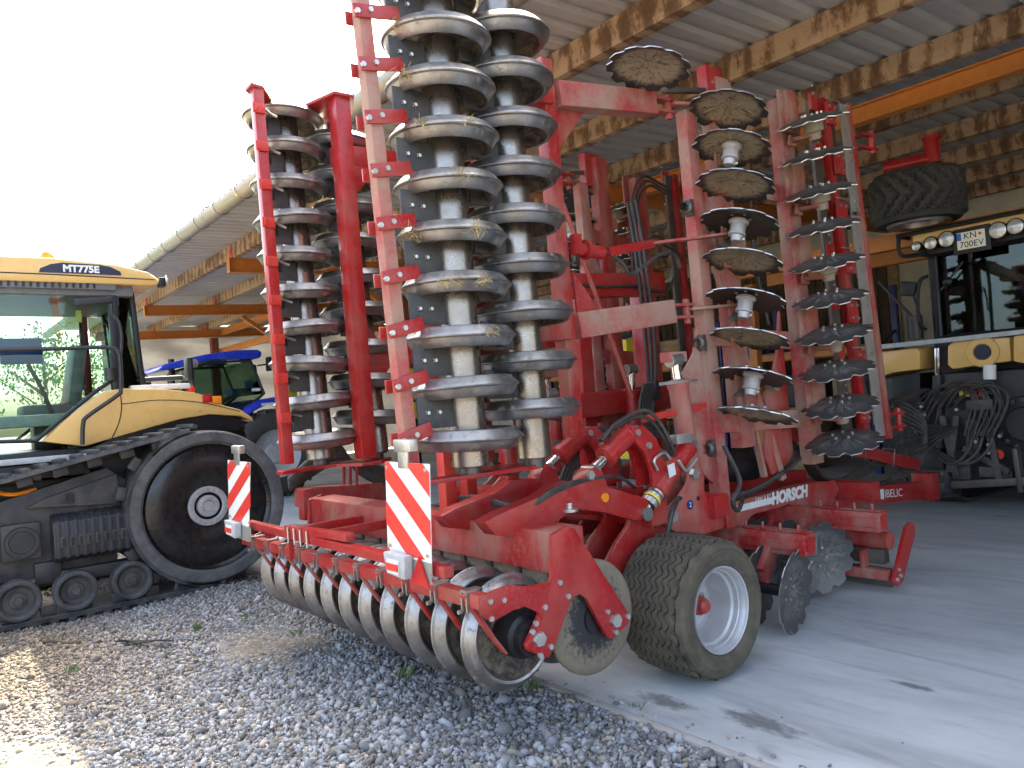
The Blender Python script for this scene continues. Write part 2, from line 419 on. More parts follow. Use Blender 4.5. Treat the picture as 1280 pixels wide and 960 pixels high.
def link(name, me, parent, origin, kind=None):
    o = bpy.data.objects.new(name, me); C.objects.link(o)
    if parent is not None:
        o.parent = parent; o.location = Vector(origin) - WL[parent.name]
    else: o.location = Vector(origin)
    WL[o.name] = Vector(origin)
    if kind: o['kind'] = kind
    return o
def thing(name, label, cat, loc, group=None):
    o = bpy.data.objects.new(name, None); C.objects.link(o); o.empty_display_size = 0.3
    o.location = loc; WL[o.name] = Vector(loc); o['label'] = label; o['category'] = cat
    if group: o['group'] = group
    return o
def tag(o, label, cat, group=None):
    o['label'] = label; o['category'] = cat
    if group: o['group'] = group
    return o
def struct(o): o['kind'] = 'structure'; return o
def inst(src, origin, parent=None, rot=None, scale=None, name=None):
    o = link(name or src.data.name, src.data, parent, origin)
    if rot is not None: o.rotation_euler = rot
    if scale is not None: o.scale = scale
    return o
def text(s, name, body, size, origin, xdir, ydir, mat, parent, ext=0.002, align='CENTER', bold=0.0, shear=0.0, outline=False):
    cu = bpy.data.curves.new(name, 'FONT'); cu.body = body; cu.size = size; cu.extrude = ext; cu.align_x = align; cu.align_y = 'CENTER'
    cu.offset = bold; cu.shear = shear; cu.resolution_u = 3
    to = bpy.data.objects.new('tmp', cu); C.objects.link(to)
    dg = bpy.context.evaluated_depsgraph_get(); me = bpy.data.meshes.new_from_object(to.evaluated_get(dg))
    bpy.data.objects.remove(to); me.name = name
    me.materials.clear(); me.materials.append(MT[mat])
    x = Vector(xdir).normalized(); y = Vector(ydir); y = (y - x * y.dot(x)).normalized(); z = x.cross(y)
    o = link(name, me, parent, origin); o.rotation_euler = Matrix((x, y, z)).transposed().to_euler()
    return o

# ================================================================ ground
g = MB(); nx, ny = 60, 40
for j in range(ny + 1):
    for i in range(nx + 1):
        x = -14 + 16 * i / nx; y = -4 + 7.0 * j / ny
        e = min(1.0, max(0.0, (3.0 - y) / 0.5))
        z = -0.02 + e * 0.02 * (math.sin(x * 1.7 + y) + math.sin(y * 2.9 - x * 0.8))
        edge = (i in (0, nx) or j in (0, ny))
        g.v.append(V(x, y, -0.02 if edge else z))
for j in range(ny):
    for i in range(nx):
        a = j * (nx + 1) + i; g.f.append([a, a + 1, a + nx + 2, a + nx + 1]); g.mi.append(0)
gravel = struct(g.build('gravel_yard', 'gravel'))
g = MB().box((0, 0, -0.14), (700, 700, 0.2)); struct(g.build('ground', 'gravel', smooth=0))
struct(MB().box((-12.5, 10.2, -0.06), (33, 14.35, 0.12)).build('concrete_slab', 'concrete', bevel=0.006))
g = MB()
x = -29.0
k = MB()
for i in range(11):
    k.box((x + 1.5, 2.995, -0.062 + 0.002 * (i % 2)), (2.985, 0.055, 0.125)); x += 3.0
struct(k.build('slab_edging', paint('edging_concrete', (0.42, 0.4, 0.37), 0.8, 0.4, 6.0), bevel=0.008))
lawn = struct(MB().box((-130, 0, -0.035), (190, 260, 0.05)).build('meadow', plain('meadow_grass', (0.09, 0.15, 0.04), 0.9, 0, 0.4, 0.6), smooth=0))

# loose gravel: a mass of small stones plus the largest ones singly
def ico():
    t = (1 + 5 ** 0.5) / 2
    v = np.array([(-1, t, 0), (1, t, 0), (-1, -t, 0), (1, -t, 0), (0, -1, t), (0, 1, t), (0, -1, -t), (0, 1, -t), (t, 0, -1), (t, 0, 1), (-t, 0, -1), (-t, 0, 1)], float)
    v /= np.linalg.norm(v[0])
    f = np.array([(0, 11, 5), (0, 5, 1), (0, 1, 7), (0, 7, 10), (0, 10, 11), (1, 5, 9), (5, 11, 4), (11, 10, 2), (10, 7, 6), (7, 1, 8), (3, 9, 4), (3, 4, 2), (3, 2, 6), (3, 6, 8), (3, 8, 9), (4, 9, 5), (2, 4, 11), (6, 2, 10), (8, 6, 7), (9, 8, 1)])
    return v, f
IV, IF = ico()
def zg(x, y):
    e = np.clip((3.0 - y) / 0.5, 0, 1)
    return -0.02 + e * 0.02 * (np.sin(x * 1.7 + y) + np.sin(y * 2.9 - x * 0.8))
rs = np.random.RandomState(5)
N = 56000
pts = np.empty((0, 2))
while len(pts) < N:
    q = np.column_stack([rs.uniform(-11.5, -0.6, N), rs.uniform(0.1, 2.96, N)])
    c = (q - EYE[:2]) @ RW[:2, 2]
    px = (q - EYE[:2]) @ RW[:2, 0] / np.maximum(c, 0.1) * 960 + 640
    keep = (c > 2.2) & (px > -80) & (px < 1100) & (rs.rand(N) < np.clip((5.2 / c) ** 1.1, 0, 1))
    keep &= ~((q[:, 0] < -8.0) & (rs.rand(N) < 0.6))
    pts = np.vstack([pts, q[keep]])
pts = pts[:N]
siz = 0.0058 * np.exp(rs.normal(0, 0.50, N)) + 0.004
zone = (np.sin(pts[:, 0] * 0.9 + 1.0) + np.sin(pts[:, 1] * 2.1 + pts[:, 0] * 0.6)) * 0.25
rough_w = np.clip((pts[:, 0] + 5.8) * 0.8, 0, 1) * np.clip((pts[:, 1] - 0.8) * 1.0, 0, 1)
siz *= 1.0 + 0.6 * rough_w * rs.rand(N)
ang = rs.uniform(0, 2 * np.pi, (N, 3))
def rotm(a):
    ca, sa = np.cos(a), np.sin(a); Z = np.zeros(len(a)); O = np.ones(len(a))
    rx = np.stack([O, Z, Z, Z, ca[:, 0], -sa[:, 0], Z, sa[:, 0], ca[:, 0]], 1).reshape(-1, 3, 3)
    ry = np.stack([ca[:, 1], Z, sa[:, 1], Z, O, Z, -sa[:, 1], Z, ca[:, 1]], 1).reshape(-1, 3, 3)
    rz = np.stack([ca[:, 2], -sa[:, 2], Z, sa[:, 2], ca[:, 2], Z, Z, Z, O], 1).reshape(-1, 3, 3)
    return rx @ ry @ rz
sv = IV[None] * rs.uniform(0.55, 1.32, (N, 12, 1)) * np.column_stack([rs.uniform(0.9, 1.5, N), rs.uniform(0.8, 1.1, N), rs.uniform(0.5, 0.9, N)])[:, None, :]
sv = np.einsum('nij,nkj->nki', rotm(ang), sv) * siz[:, None, None]
sv[:, :, 0] += pts[:, 0:1]; sv[:, :, 1] += pts[:, 1:2]
sv[:, :, 2] += (zg(pts[:, 0], pts[:, 1]) + siz * 0.35)[:, None]
me = bpy.data.meshes.new('gravel')
vv = sv.reshape(-1, 3); ff = (IF[None] + (np.arange(N) * 12)[:, None, None]).reshape(-1, 3)
me.vertices.add(len(vv)); me.vertices.foreach_set('co', vv.ravel())
me.loops.add(ff.size); me.loops.foreach_set('vertex_index', ff.ravel().astype(np.int32))
me.polygons.add(len(ff)); me.polygons.foreach_set('loop_start', np.arange(0, ff.size, 3, dtype=np.int32))
me.update()
tone = rs.uniform(0.045, 0.44, N)
tint = np.where(rs.rand(N)[:, None] < 0.12, np.array([[1.12, 0.95, 0.72]]), np.array([[0.97, 1.0, 1.05]]))
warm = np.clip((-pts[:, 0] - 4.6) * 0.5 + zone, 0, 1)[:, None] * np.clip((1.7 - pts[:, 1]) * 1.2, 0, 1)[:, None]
tint = tint * (1 - warm * 0.8) + np.array([[0.72, 0.48, 0.24]]) * warm * 0.8  # sandy tint; also puts the sunlit patch's warmth into the stone colour
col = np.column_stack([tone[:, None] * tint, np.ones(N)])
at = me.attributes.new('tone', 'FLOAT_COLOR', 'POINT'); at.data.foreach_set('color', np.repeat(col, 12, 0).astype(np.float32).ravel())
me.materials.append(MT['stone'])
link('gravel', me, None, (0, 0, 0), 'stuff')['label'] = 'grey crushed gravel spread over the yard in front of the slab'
bpy.data.objects['gravel']['category'] = 'gravel'
stones = []
for k in range(6):
    b = MB(); v = IV * rs.uniform(0.72, 1.2, (12, 1)) * np.array([[1.3, 1.0, 0.7]])
    b.add([tuple(p) for p in v], [tuple(int(i) for i in f) for f in IF])
    me = bpy.data.meshes.new('stone'); me.from_pydata([tuple(p) for p in b.v], [], b.f); me.materials.append(MT['stonep']); stones.append(me)
for k in range(290):
    while True:
        x = rnd.uniform(-7.0, -1.7); y = rnd.uniform(0.9, 2.93)
        c = -0.783 * x + 0.622 * y
        if c < 2.6: continue
        w = 1.0 if y > 2.1 and x > -4.0 else 0.35
        if rnd.random() < w * min(1, (4.6 / c) ** 2.5): break
    s = rnd.uniform(0.014, 0.026) * (1.15 if y > 2.2 and x > -3.2 else 1.0)
    o = link('stone', stones[k % 6], gravel, (x, y, float(zg(x, y)) + s * 0.35))
    o.scale = (s, s, s); o.rotation_euler = (rnd.uniform(-0.5, 0.5), rnd.uniform(-0.5, 0.5), rnd.uniform(0, 6.3))

# tufts of grass and litter on the gravel
def tuft(x, y, n, h, label):
    b = MB(); z = float(zg(x, y))
    for i in range(n):
        a = rnd.uniform(0, 6.3); L = h * rnd.uniform(0.5, 1.0); bx = x + rnd.gauss(0, h * 0.35); by = y + rnd.gauss(0, h * 0.35)
        dx, dy = math.cos(a) * L * 0.5, math.sin(a) * L * 0.5; w = 0.0035
        b.add([(bx - w * dy / L, by + w * dx / L, z), (bx + w * dy / L * 2, by - w * dx / L * 2, z), (bx + dx * 0.4, by + dy * 0.4, z + L * 0.7), (bx + dx, by + dy, z + L * 0.85)],
              [(0, 1, 2), (0, 2, 3)])
    tag(b.build('grass_tuft', 'grassm', smooth=0), label, 'grass', 'grass tufts in the gravel')
def gz(px, py):
    v = _ray(px, py); p = EYE + v * (-EYE[2] / v[2]); return p[0], p[1]
for px, py, n, h, lb in ((247, 784, 40, 0.07, 'small bright green weed growing in gravel beside the crawler track'),
                         (372, 788, 14, 0.08, 'thin pale grass blades in gravel behind the packer rings'),
                         (93, 842, 16, 0.07, 'yellowish grass sprig at the edge of the sunlit patch'),
                         (505, 843, 18, 0.10, 'thin grass blades under the packer rings beside a flat stone'),
                         (668, 858, 26, 0.07, 'low green weeds at the slab edging by the outermost packer ring'),
                         (797, 884, 10, 0.06, 'few grass blades at the slab edging near a wet stain'),
                         (310, 770, 8, 0.07, 'sparse grass blades in gravel beside the dark rubber scrap')):
    x, y = gz(px, py); tuft(x, y, n, h, lb)
x, y = gz(165, 808)
b = MB(); b.slab([(x - .16, y - .09, .03), (x - .05, y - .04, .05), (x + .08, y + .02, .035), (x + .15, y + .14, .04), (x + .10, y + .15, .03), (x, y + .05, .03), (x - .13, y - .02, .02)], 0.012)
b.slab([(x + .1, y + .1, .04), (x + .22, y + .16, .05), (x + .25, y + .25, .03), (x + .12, y + .19, .03)], 0.01)
tag(b.build('rubber_scrap', 'black', bevel=0.003), 'torn black rubber scrap lying on the gravel', 'scrap')
x, y = gz(75, 808)
b = MB().tube([(x - .16, y - .1, .03), (x - .05, y - .02, .04), (x + .05, y + .03, .03), (x + .16, y + .12, .04)], 0.014, 6)
tag(b.build('stick', 'bark'), 'crooked brown stick lying near the crawler track', 'stick')
def stain_mat():
    t = NT('damp_stain'); tc = t.n.new('ShaderNodeTexCoord'); mp = t.n.new('ShaderNodeMapping'); mp.inputs['Location'].default_value = (-1, -1, 0); mp.inputs['Scale'].default_value = (2, 2, 0)
    t.l.new(tc.outputs['Generated'], mp.inputs[0]); ln = t.n.new('ShaderNodeVectorMath'); ln.operation = 'LENGTH'; t.l.new(mp.outputs[0], ln.inputs[0])
    f = t.math('ADD', ln.outputs['Value'], t.math('MULTIPLY', t.math('SUBTRACT', t.noise(t.pos((1, 1.6, 1)), 9, 5, 0.65), 0.5), 1.5))
    al = t.ramp(f, [(0.35, 0.42), (0.75, 0.0)])
    t.l.new(al, t.b.inputs['Alpha']); return t.set((0.09, 0.09, 0.088), 0.35)
STM = stain_mat()
slab = bpy.data.objects['concrete_slab']
for (sx, sy, sl, sw) in ((-2.38, 3.36, .34, .13), (-2.92, 3.25, .30, .10), (-2.05, 4.3, .2, .05)):
    MB().add([(sx - sl, sy - sw, .004), (sx + sl, sy - sw, .004), (sx + sl, sy + sw, .004), (sx - sl, sy + sw, .004)], [(0, 1, 2, 3)]).build('damp_stain', STM, slab, smooth=0)

for k in range(75):
    x = rnd.uniform(-4.6, -1.2); y = 3.0 + abs(rnd.gauss(0, .10)) + (rnd.random() < .12) * rnd.uniform(.1, .9)
    sz = rnd.uniform(.004, .013) * (1 if y > 3.12 else 1.3)
    o = link('stone', stones[k % 6], slab, (x, y, sz * .45)); o.scale = (sz, sz, sz); o.rotation_euler = (rnd.uniform(-.5, .5), rnd.uniform(-.5, .5), rnd.uniform(0, 6.3))
# ================================================================ shed
MT['oldboard'] = plain('old_board', (0.085, 0.055, 0.035), 0.85, 0, 0.5, 4)
SH = thing('machine_shed', 'open-fronted machine shed with corrugated roof on stained timber purlins', 'shed', (-12.5, 9.0, 0))
zb = lambda y: 4.55 + 0.03 * y          # underside of purlins
PH = 0.25
b = MB(); prof = []
per = 0.25
for i in range(4):
    x0 = i * per; prof += [(x0, 0), (x0 + .09, 0), (x0 + .125, .04), (x0 + .19, .04), (x0 + .225, 0)]
prof.append((1.02, 0))
y0, y1 = 3.74, 17.4
n = len(prof)
vs = [(p[0], y0, zb(y0) + PH + .004 + p[1]) for p in prof] + [(p[0], y1, zb(y1) + PH + .004 + p[1]) for p in prof]
vs += [(p[0], y0, zb(y0) + PH + .006 + p[1]) for p in prof] + [(p[0], y1, zb(y1) + PH + .006 + p[1]) for p in prof]
fs = [(i, i + 1, n + i + 1, n + i) for i in range(n - 1)] + [(2 * n + i, 3 * n + i, 3 * n + i + 1, 2 * n + i + 1) for i in range(n - 1)]
b.add(vs, fs)
first = None
for k in range(33):
    x = -28.4 + k * 1.0
    if first is None:
        first = b.build('roof_sheet', 'roof', SH, smooth=0, origin=(0, y0, 4.9)); first.location = V(x, y0, 4.9) - WL[SH.name]
    else: inst(first, (x, y0, 4.9 + 0.0015 * (k % 2)), SH)
for i in range(8):
    y = 4.98 + 1.68 * i
    if y > 17.1: break
    MB().box((-12, y, zb(y) + PH / 2), (32.6, 0.13, PH)).build('purlin', 'timber', SH, bevel=0.006)
RX = [-1.4, -7.9, -14.3, -20.7, -27.0]
for rx in RX:
    m = MB(); ya, yb = 4.86, 17.2; h = 0.25
    for dz, w, t in ((0.0, 0.16, 0.016), (-h, 0.16, 0.016)):
        m.bar((rx, ya, zb(ya) - .012 + dz), (rx, yb, zb(yb) - .012 + dz), w, t)
    m.bar((rx, ya, zb(ya) - .012 - h / 2), (rx, yb, zb(yb) - .012 - h / 2), 0.012, h)
    m.box((rx, ya - .008, zb(ya) - .012 - h / 2), (0.16, 0.014, h + .02))
    r = m.build('rafter', 'orange', SH)
    for i in range(8):
        y = 4.98 + 1.68 * i
        MB().box((rx, y - .075, zb(y) + .08), (0.16, 0.012, 0.2)).build('cleat', 'coral', r, bevel=0.003)
m = MB(); by = 8.75; bz = zb(by) - 0.10
for k in range(len(RX) - 1):
    xa, xb = RX[k + 1] + .1, RX[k] - .1
    m = MB()
    for dz in (0.085, -0.105): m.box(((xa + xb) / 2, by, bz + dz), (xb - xa, 0.15, 0.016))
    m.box(((xa + xb) / 2, by, bz - .01), (xb - xa, 0.012, 0.18))
    m.build('eaves_beam', 'orange', SH)
m = MB()
for dz in (0.085, -0.105): m.box((1.2, by, bz + dz), (5.0, 0.15, 0.016))
m.box((1.2, by, bz - .01), (5.0, 0.012, 0.18)); m.build('eaves_beam', 'orange', SH)
for rx in RX:
    m = MB(); h = zb(8.5) - 0.30
    m.box((rx, 8.5, h / 2 + 1.25), (0.24, 0.24, h - 2.5 + .0))
    p = m.build('post', 'primer', SH, bevel=0.006)
    for j in range(7):
        MB().box((rx, 8.5, 0.18 + j * 0.36), (0.30, 0.30, 0.36)).build('hazard_band', 'hyellow' if j % 2 == 0 else 'black', p, bevel=0.008)
m = MB()
prof = [(0.11 * math.cos(math.radians(a)), 0.11 * math.sin(math.radians(a))) for a in range(170, 371, 20)]
prof2 = [(0.12 * math.cos(math.radians(a)), 0.12 * math.sin(math.radians(a))) for a in range(370, 169, -20)]
pl = [(3.66 + a, 4.745 + c) for a, c in prof + prof2]
m.prism(pl, 'X', -28.0, 3.6)
gut = m.build('gutter', 'gut', SH)
for k in range(34):
    x = -27.5 + k * 0.92
    MB().tube([(x, 3.66 + .127 * math.cos(math.radians(a)), 4.745 + .127 * math.sin(math.radians(a))) for a in range(165, 380, 30)] + [(x, 3.82, 4.88)], 0.009, 5, 2).build('gutter_bracket', 'zinc', gut)
for k in range(10):
    x = -27 + k * 3.1
    MB().lathe([(0.113, -.05), (0.124, -.05), (0.124, .05), (0.113, .05)], (x, 3.66, 4.745), (1, 0, 0), 20, True).build('gutter_joint', 'gut', gut)
MB().box((-12, 17.35, 2.70), (33, 0.2, 5.44)).build('back_wall', 'plaster', SH, smooth=0)
MB().box((4.5, 12.6, 2.5), (0.2, 9.4, 5.0)).build('end_wall', 'plaster', SH, smooth=0)
t = MB(); ny, nz = 60, 24
for j in range(nz + 1):
    for i in range(ny + 1):
        y = 5.2 + 12.0 * i / ny; z = 0.05 + 4.98 * j / nz
        t.v.append(V(-28.0 + 0.07 * math.sin(y * 3 + math.sin(z * 3) * .8) + 0.05 * math.sin(z * 7 + y * .7) + rnd.uniform(-.02, .02), y, z))
for j in range(nz):
    for i in range(ny):
        a = j * (ny + 1) + i; t.f.append([a, a + 1, a + ny + 2, a + ny + 1]); t.mi.append(0)
t.build('tarpaulin_wall', 'tarp', SH)
pw = MB().box((-14.0, 17.2, 2.4), (12.4, .03, 4.6)).build('plank_wall', 'woodbox', SH, smooth=0)
for k in range(58):
    x = -20.1 + k * .21
    MB().box((x, 17.16 + rnd.uniform(-.006, .006), 2.4), (.19, .03, 4.6)).build('board', 'oldboard', pw, bevel=.004)
# knee brace and stray beam seen under the far bays
MB().bar((-21.3, 8.75, 4.05), (-27.2, 8.75, 4.05), 0.12, 0.2).build('tie_beam', 'orange', SH, bevel=0.005)
for x in (-14.3, -20.7): MB().bar((x, 8.5, 3.6), (x, 7.3, 4.45), 0.1, 0.1).build('knee_brace', 'orange', SH, bevel=0.005)
# upper storage deck beams at the back
for y, z in ((10.2, 3.42), (11.6, 3.42)):
    MB().box((-4.3, y, z), (6.2, 0.14, 0.2)).build('deck_beam', 'orange', SH, bevel=0.006)
for x in (-7.3, -1.4):
    MB().box((x, 10.9, 1.66), (0.14, 0.14, 3.3)).build('deck_post', 'orange', SH, bevel=0.006)

# tyre stored on the deck beams
TY = thing('spare_tyre', 'chevron-tread tyre with silver rim lying flat on the orange deck beams', 'tyre', (-4.15, 9.8, 3.53))
b = MB(); n = 160; R0, hh = 0.53, 0.60
prof = [(0.30, .08), (0.34, .02), (0.46, .0), (0.50, .05)]
rows = 14
prof += [(R0, .06 + (hh - .12) * k / rows) for k in range(rows + 1)] + [(0.50, hh - .05), (0.46, hh), (0.34, hh - .02), (0.30, hh - .08)]
mm = len(prof); o = V(-4.15, 9.8, 3.53)
for i in range(n):
    for k, (r, h) in enumerate(prof):
        a = 2 * math.pi * i / n
        if 4 <= k <= 4 + rows:
            q = (k - 4) / rows; ph = (i + 11 * abs(q - .5) * 2) % 8
            r = R0 - (0.045 if ph < 2.0 else 0)
        b.v.append(o + V(r * math.cos(a), r * math.sin(a), h))
for i in range(n):
    j = (i + 1) % n
    for k in range(mm - 1): b.f.append([i * mm + k, j * mm + k, j * mm + k + 1, i * mm + k + 1]); b.mi.append(0)
b.build('tyre', 'rubber_clean', TY, smooth=30)
b = MB().lathe([(0.02, .05), (0.2, .04), (0.27, .10), (0.28, -.01), (0.345, -.035), (0.36, -.01), (0.33, .03), (0.3, .09)], o, (0, 0, 1), 40)
b.build('rim', 'steel', TY)
b = MB(); p = V(-4.0, 9.7, 4.16)
b.cyl(p + V(-.42, -.1, .08), p + V(.12, .03, .08), 0.085, n=18); b.cyl(p + V(.10, .02, .02), p + V(.10, .02, .33), 0.085, n=18); b.lathe([(0.085, .30), (0.1, .30), (0.1, .34), (0.06, .34)], p + V(.1, .02, 0), (0, 0, 1), 18)
tag(b.build('pipe_elbow', 'red'), 'red painted steel pipe elbow lying on the stored tyre', 'pipe')

# pallet racks and stored goods at the back
def rack(x0, x1, y, h, label):
    R = thing('pallet_rack', label, 'rack', ((x0 + x1) / 2, y, 0), 'pallet racks along the back wall')
    for x in (x0, x1):
        for dy in (-.5, .5): MB().box((x, y + dy, h / 2), (0.10, 0.09, h)).build('upright', 'rackblue', R, bevel=0.004)
        for z in (0.4, 1.2, 2.0): MB().bar((x, y - .5, z), (x, y + .5, z + .5), 0.03, 0.03).build('brace', 'rackblue', R)
    for z in (1.1, 2.15):
        for dy in (-.5, .5): MB().box(((x0 + x1) / 2, y + dy, z), (x1 - x0 - .1, 0.05, 0.11)).build('beam', 'orange', R, bevel=0.004)
        MB().box(((x0 + x1) / 2, y, z + .075), (x1 - x0 - .1, 1.04, 0.03)).build('shelf', 'woodbox', R)
rack(-8.9, -6.5, 13.6, 3.3, 'dark blue pallet rack with orange beams beside the yellow tractor')
rack(-12.6, -9.6, 13.6, 3.0, 'lower blue pallet rack stacked with crates behind the harrow')
rack(-16.0, -13.0, 13.6, 3.0, 'blue pallet rack nearest the far bays of the shed')
def crate(x, y, z, w, d, h, mat, lb, slats=True):
    T = thing('crate' if slats else 'carton', lb, 'crate' if slats else 'box', (x, y, z), 'goods stored at the back of the shed')
    MB().box((x, y, z + h / 2), (w, d, h)).build('box_body', mat, T, bevel=0.01)
    if slats:
        for k in range(4): MB().box((x, y - d / 2 - .012, z + h * (k + .5) / 4), (w * 1.0, 0.02, h / 5)).build('slat', mat, T, bevel=0.003)
sl = [(-7.0, 13.5, 1.2, .6, .6, .5, 'cardboard', 'brown carton on the blue rack shelf beside the yellow tractor', False),
      (-7.9, 13.5, 1.2, .8, .7, .6, 'black', 'black plastic bin on the blue rack shelf beside the yellow tractor', False),
      (-8.3, 13.5, 0.0, .9, .9, .9, 'woodbox', 'wooden slatted crate on the floor under the blue rack', True),
      (-10.2, 13.5, 1.2, .9, .8, .8, 'woodbox', 'tall wooden crate on the lower rack shelf behind the harrow', True),
      (-11.4, 13.5, 1.2, 1.0, .8, .6, 'cardboard', 'wide brown carton on the lower rack behind the harrow', False),
      (-10.0, 13.5, 2.25, .8, .8, .7, 'woodbox', 'wooden crate on the top rack shelf behind the harrow', True),
      (-11.2, 13.5, 2.25, 1.1, .8, .5, 'woodbox', 'long low crate on the top rack shelf behind the harrow', True),
      (-11.6, 13.5, 0.0, 1.1, .9, 1.0, 'woodbox', 'large crate on the floor under the lower rack', True),
      (-14.0, 13.5, 1.2, 1.1, .8, .8, 'cardboard', 'carton on the rack nearest the far bays', False),
      (-15.0, 13.5, 2.25, 1.0, .8, .7, 'woodbox', 'crate on top shelf of the rack nearest the far bays', True)]
for i, (x, z, w, h, m) in enumerate(((-12.2, 1.2, .6, .7, 'black'), (-12.1, 2.25, .7, .8, 'oldboard'), (-10.6, .0, .9, .9, 'black'), (-13.4, .0, 1.0, .9, 'oldboard'), (-14.6, .0, .9, 1.0, 'black'), (-15.6, .0, .7, .9, 'oldboard'), (-13.4, 2.25, .8, .6, 'black'), (-15.4, 1.2, .9, .7, 'oldboard'))):
    sl.append((x, 13.5, z, w, .8, h, m, ('black plastic storage bin' if m == 'black' else 'dark crate') + (' on the floor' if z == 0 else ' on the middle shelf' if z < 2 else ' on the top shelf') + (', end of the lower rack' if x > -12.7 else ' of the rack nearest the far bays') + (', beside a black bin' if x == -13.4 and z == 0 else ''), m != 'black'))
for a in sl: crate(*a)

# ================================================================ trees beyond the yard
def tree(x, y, h, r, label, seed):
    rr = random.Random(seed)
    T = thing('broadleaf_tree', label, 'tree', (x, y, 0), 'trees beyond the yard')
    b = MB()
    tr = [V(x, y, 0), V(x + .1, y, h * .25), V(x - .05, y + .1, h * .55), V(x, y, h * .85)]
    P = catmull(tr, 4)
    for i in range(len(P) - 1): b.cyl(P[i], P[i + 1], .16 * (1 - i / len(P)) + .03, .16 * (1 - (i + 1) / len(P)) + .03, 8)
    cl = []
    for i in range(9):
        a = rr.uniform(0, 6.3); z0 = h * rr.uniform(.3, .7); q = V(x + math.cos(a) * r * .7, y + math.sin(a) * r * .7, z0 + h * .2)
        b.cyl((x, y, z0), q, .05, .015, 6); cl.append(q)
    b.build('trunk', 'bark', T)
    c = MB()
    for i in range(16): cl.append(V(x + rr.gauss(0, r * .45), y + rr.gauss(0, r * .45), h * rr.uniform(.4, .95)))
    for q in cl:
        cr = r * rr.uniform(.3, .5)
        for i in range(110):
            d = V(rr.gauss(0, 1), rr.gauss(0, 1), rr.gauss(0, .8)); d = d.normalized() * cr * rr.random() ** .4; p = q + d
            u = V(rr.gauss(0, 1), rr.gauss(0, 1), rr.gauss(0, 1)).normalized(); w, _ = perp(u); s = rr.uniform(.07, .15)
            c.add([p - u * s, p + w * s * .5, p + u * s, p - w * s * .5], [(0, 1, 2, 3)])
    c.build('crown', 'leaf', T, smooth=0)
for i, a in enumerate(((-40, 1.0, 6.0, 2.4, 'rounded green tree straight behind the yellow crawler cab'), (-44, 5.5, 7.0, 2.6, 'taller green tree behind the rear of the crawler cab'),
                       (-48, -2.5, 7.0, 3.0, 'broad tree beyond the yard far past the crawler cab'), (-55, 9.5, 7.5, 3.0, 'tree at the far end of the shed beyond the tarpaulin'),
                       (-60, 2.0, 8.0, 3.4, 'large distant tree beyond the crawler cab'), (-36, -4.0, 5.0, 2.0, 'small tree beyond the yard past the crawler cab steps'))):
    tree(*a, 20 + i)

# ================================================================ the disc harrow
HC = -4.45
HR = thing('disc_harrow', 'red folded disc harrow with upright steel packer rollers and notched discs', 'harrow', (HC, 4.6, 0))
def yz(pts, X): return [(p.y, p.z) for p in (atX(a, b, X) for a, b in pts)]
def plateX(name, px, X, t, mat='red', parent=None, bevel=0.006, mirror=False):
    pl = yz(px, X); c0, c1 = X - t / 2, X + t / 2
    if mirror: c0, c1 = 2 * HC - c0, 2 * HC - c1
    return MB().prism(pl, 'X', c0, c1).build(name, mat, parent or HR, bevel=bevel)
def bolt(mb, p, d, r=0.014, L=0.014):
    p = Vector(p); d = Vector(d).normalized(); mb.cyl(p, p + d * L, r, r * .92, 6); return mb
def cylinder(p0, p1, r, rod=0.3, mat='red', parent=HR):
    p0 = Vector(p0); p1 = Vector(p1); d = (p1 - p0); L = d.length; d.normalize()
    b = MB(); e = p0 + d * (L * (1 - rod))
    b.cyl(p0, e, r, n=20); b.lathe([(r, -.05), (r * 1.12, -.05), (r * 1.12, .0), (r * .6, .012)], e, d, 20); b.lathe([(r, .0), (r * 1.08, .0), (r * 1.08, .04), (r, .045)], p0, d, 20)
    o = b.build('hydraulic_cylinder', mat, parent)
    MB().cyl(e, p1, r * .55, n=14).build('piston_rod', 'chrome', o)
    q, w = perp(d)
    MB().cyl(p1 - q * r * .8, p1 + q * r * .8, r * .7, n=14).build('pin_eye', 'steel', o); MB().cyl(p0 - q * r * .9, p0 + q * r * .9, r * .75, n=14).build('pin_eye', 'steel', o)
    return o
def ringsoil2():
    t = NT('soiled_end_disc'); tc = t.n.new('ShaderNodeTexCoord'); sx = t.n.new('ShaderNodeSeparateXYZ'); t.l.new(tc.outputs['Object'], sx.inputs[0])
    rr = t.math('SQRT', t.math('ADD', t.math('MULTIPLY', sx.outputs[2], sx.outputs[2]), t.math('MULTIPLY', sx.outputs[1], sx.outputs[1])))
    n = t.noise(t.pos(), 30, 6, 0.75); f = t.ramp(t.math('ADD', t.math('MULTIPLY', rr, 2.2), t.math('MULTIPLY', n, 0.7)), [(0.68, 0), (0.84, 1.0)])
    t.bump(n, 0.5, 0.006); return t.set(t.mix(f, (0.03, 0.03, 0.032), t.mix(n, (0.12, 0.1, 0.075), (0.3, 0.25, 0.18))), 0.75, 0.1)
MT['ringsoil2'] = ringsoil2()
def hose(path, r=0.013, parent=HR): return MB().tube(path, r, 7, 7).build('hose', 'hose', parent)

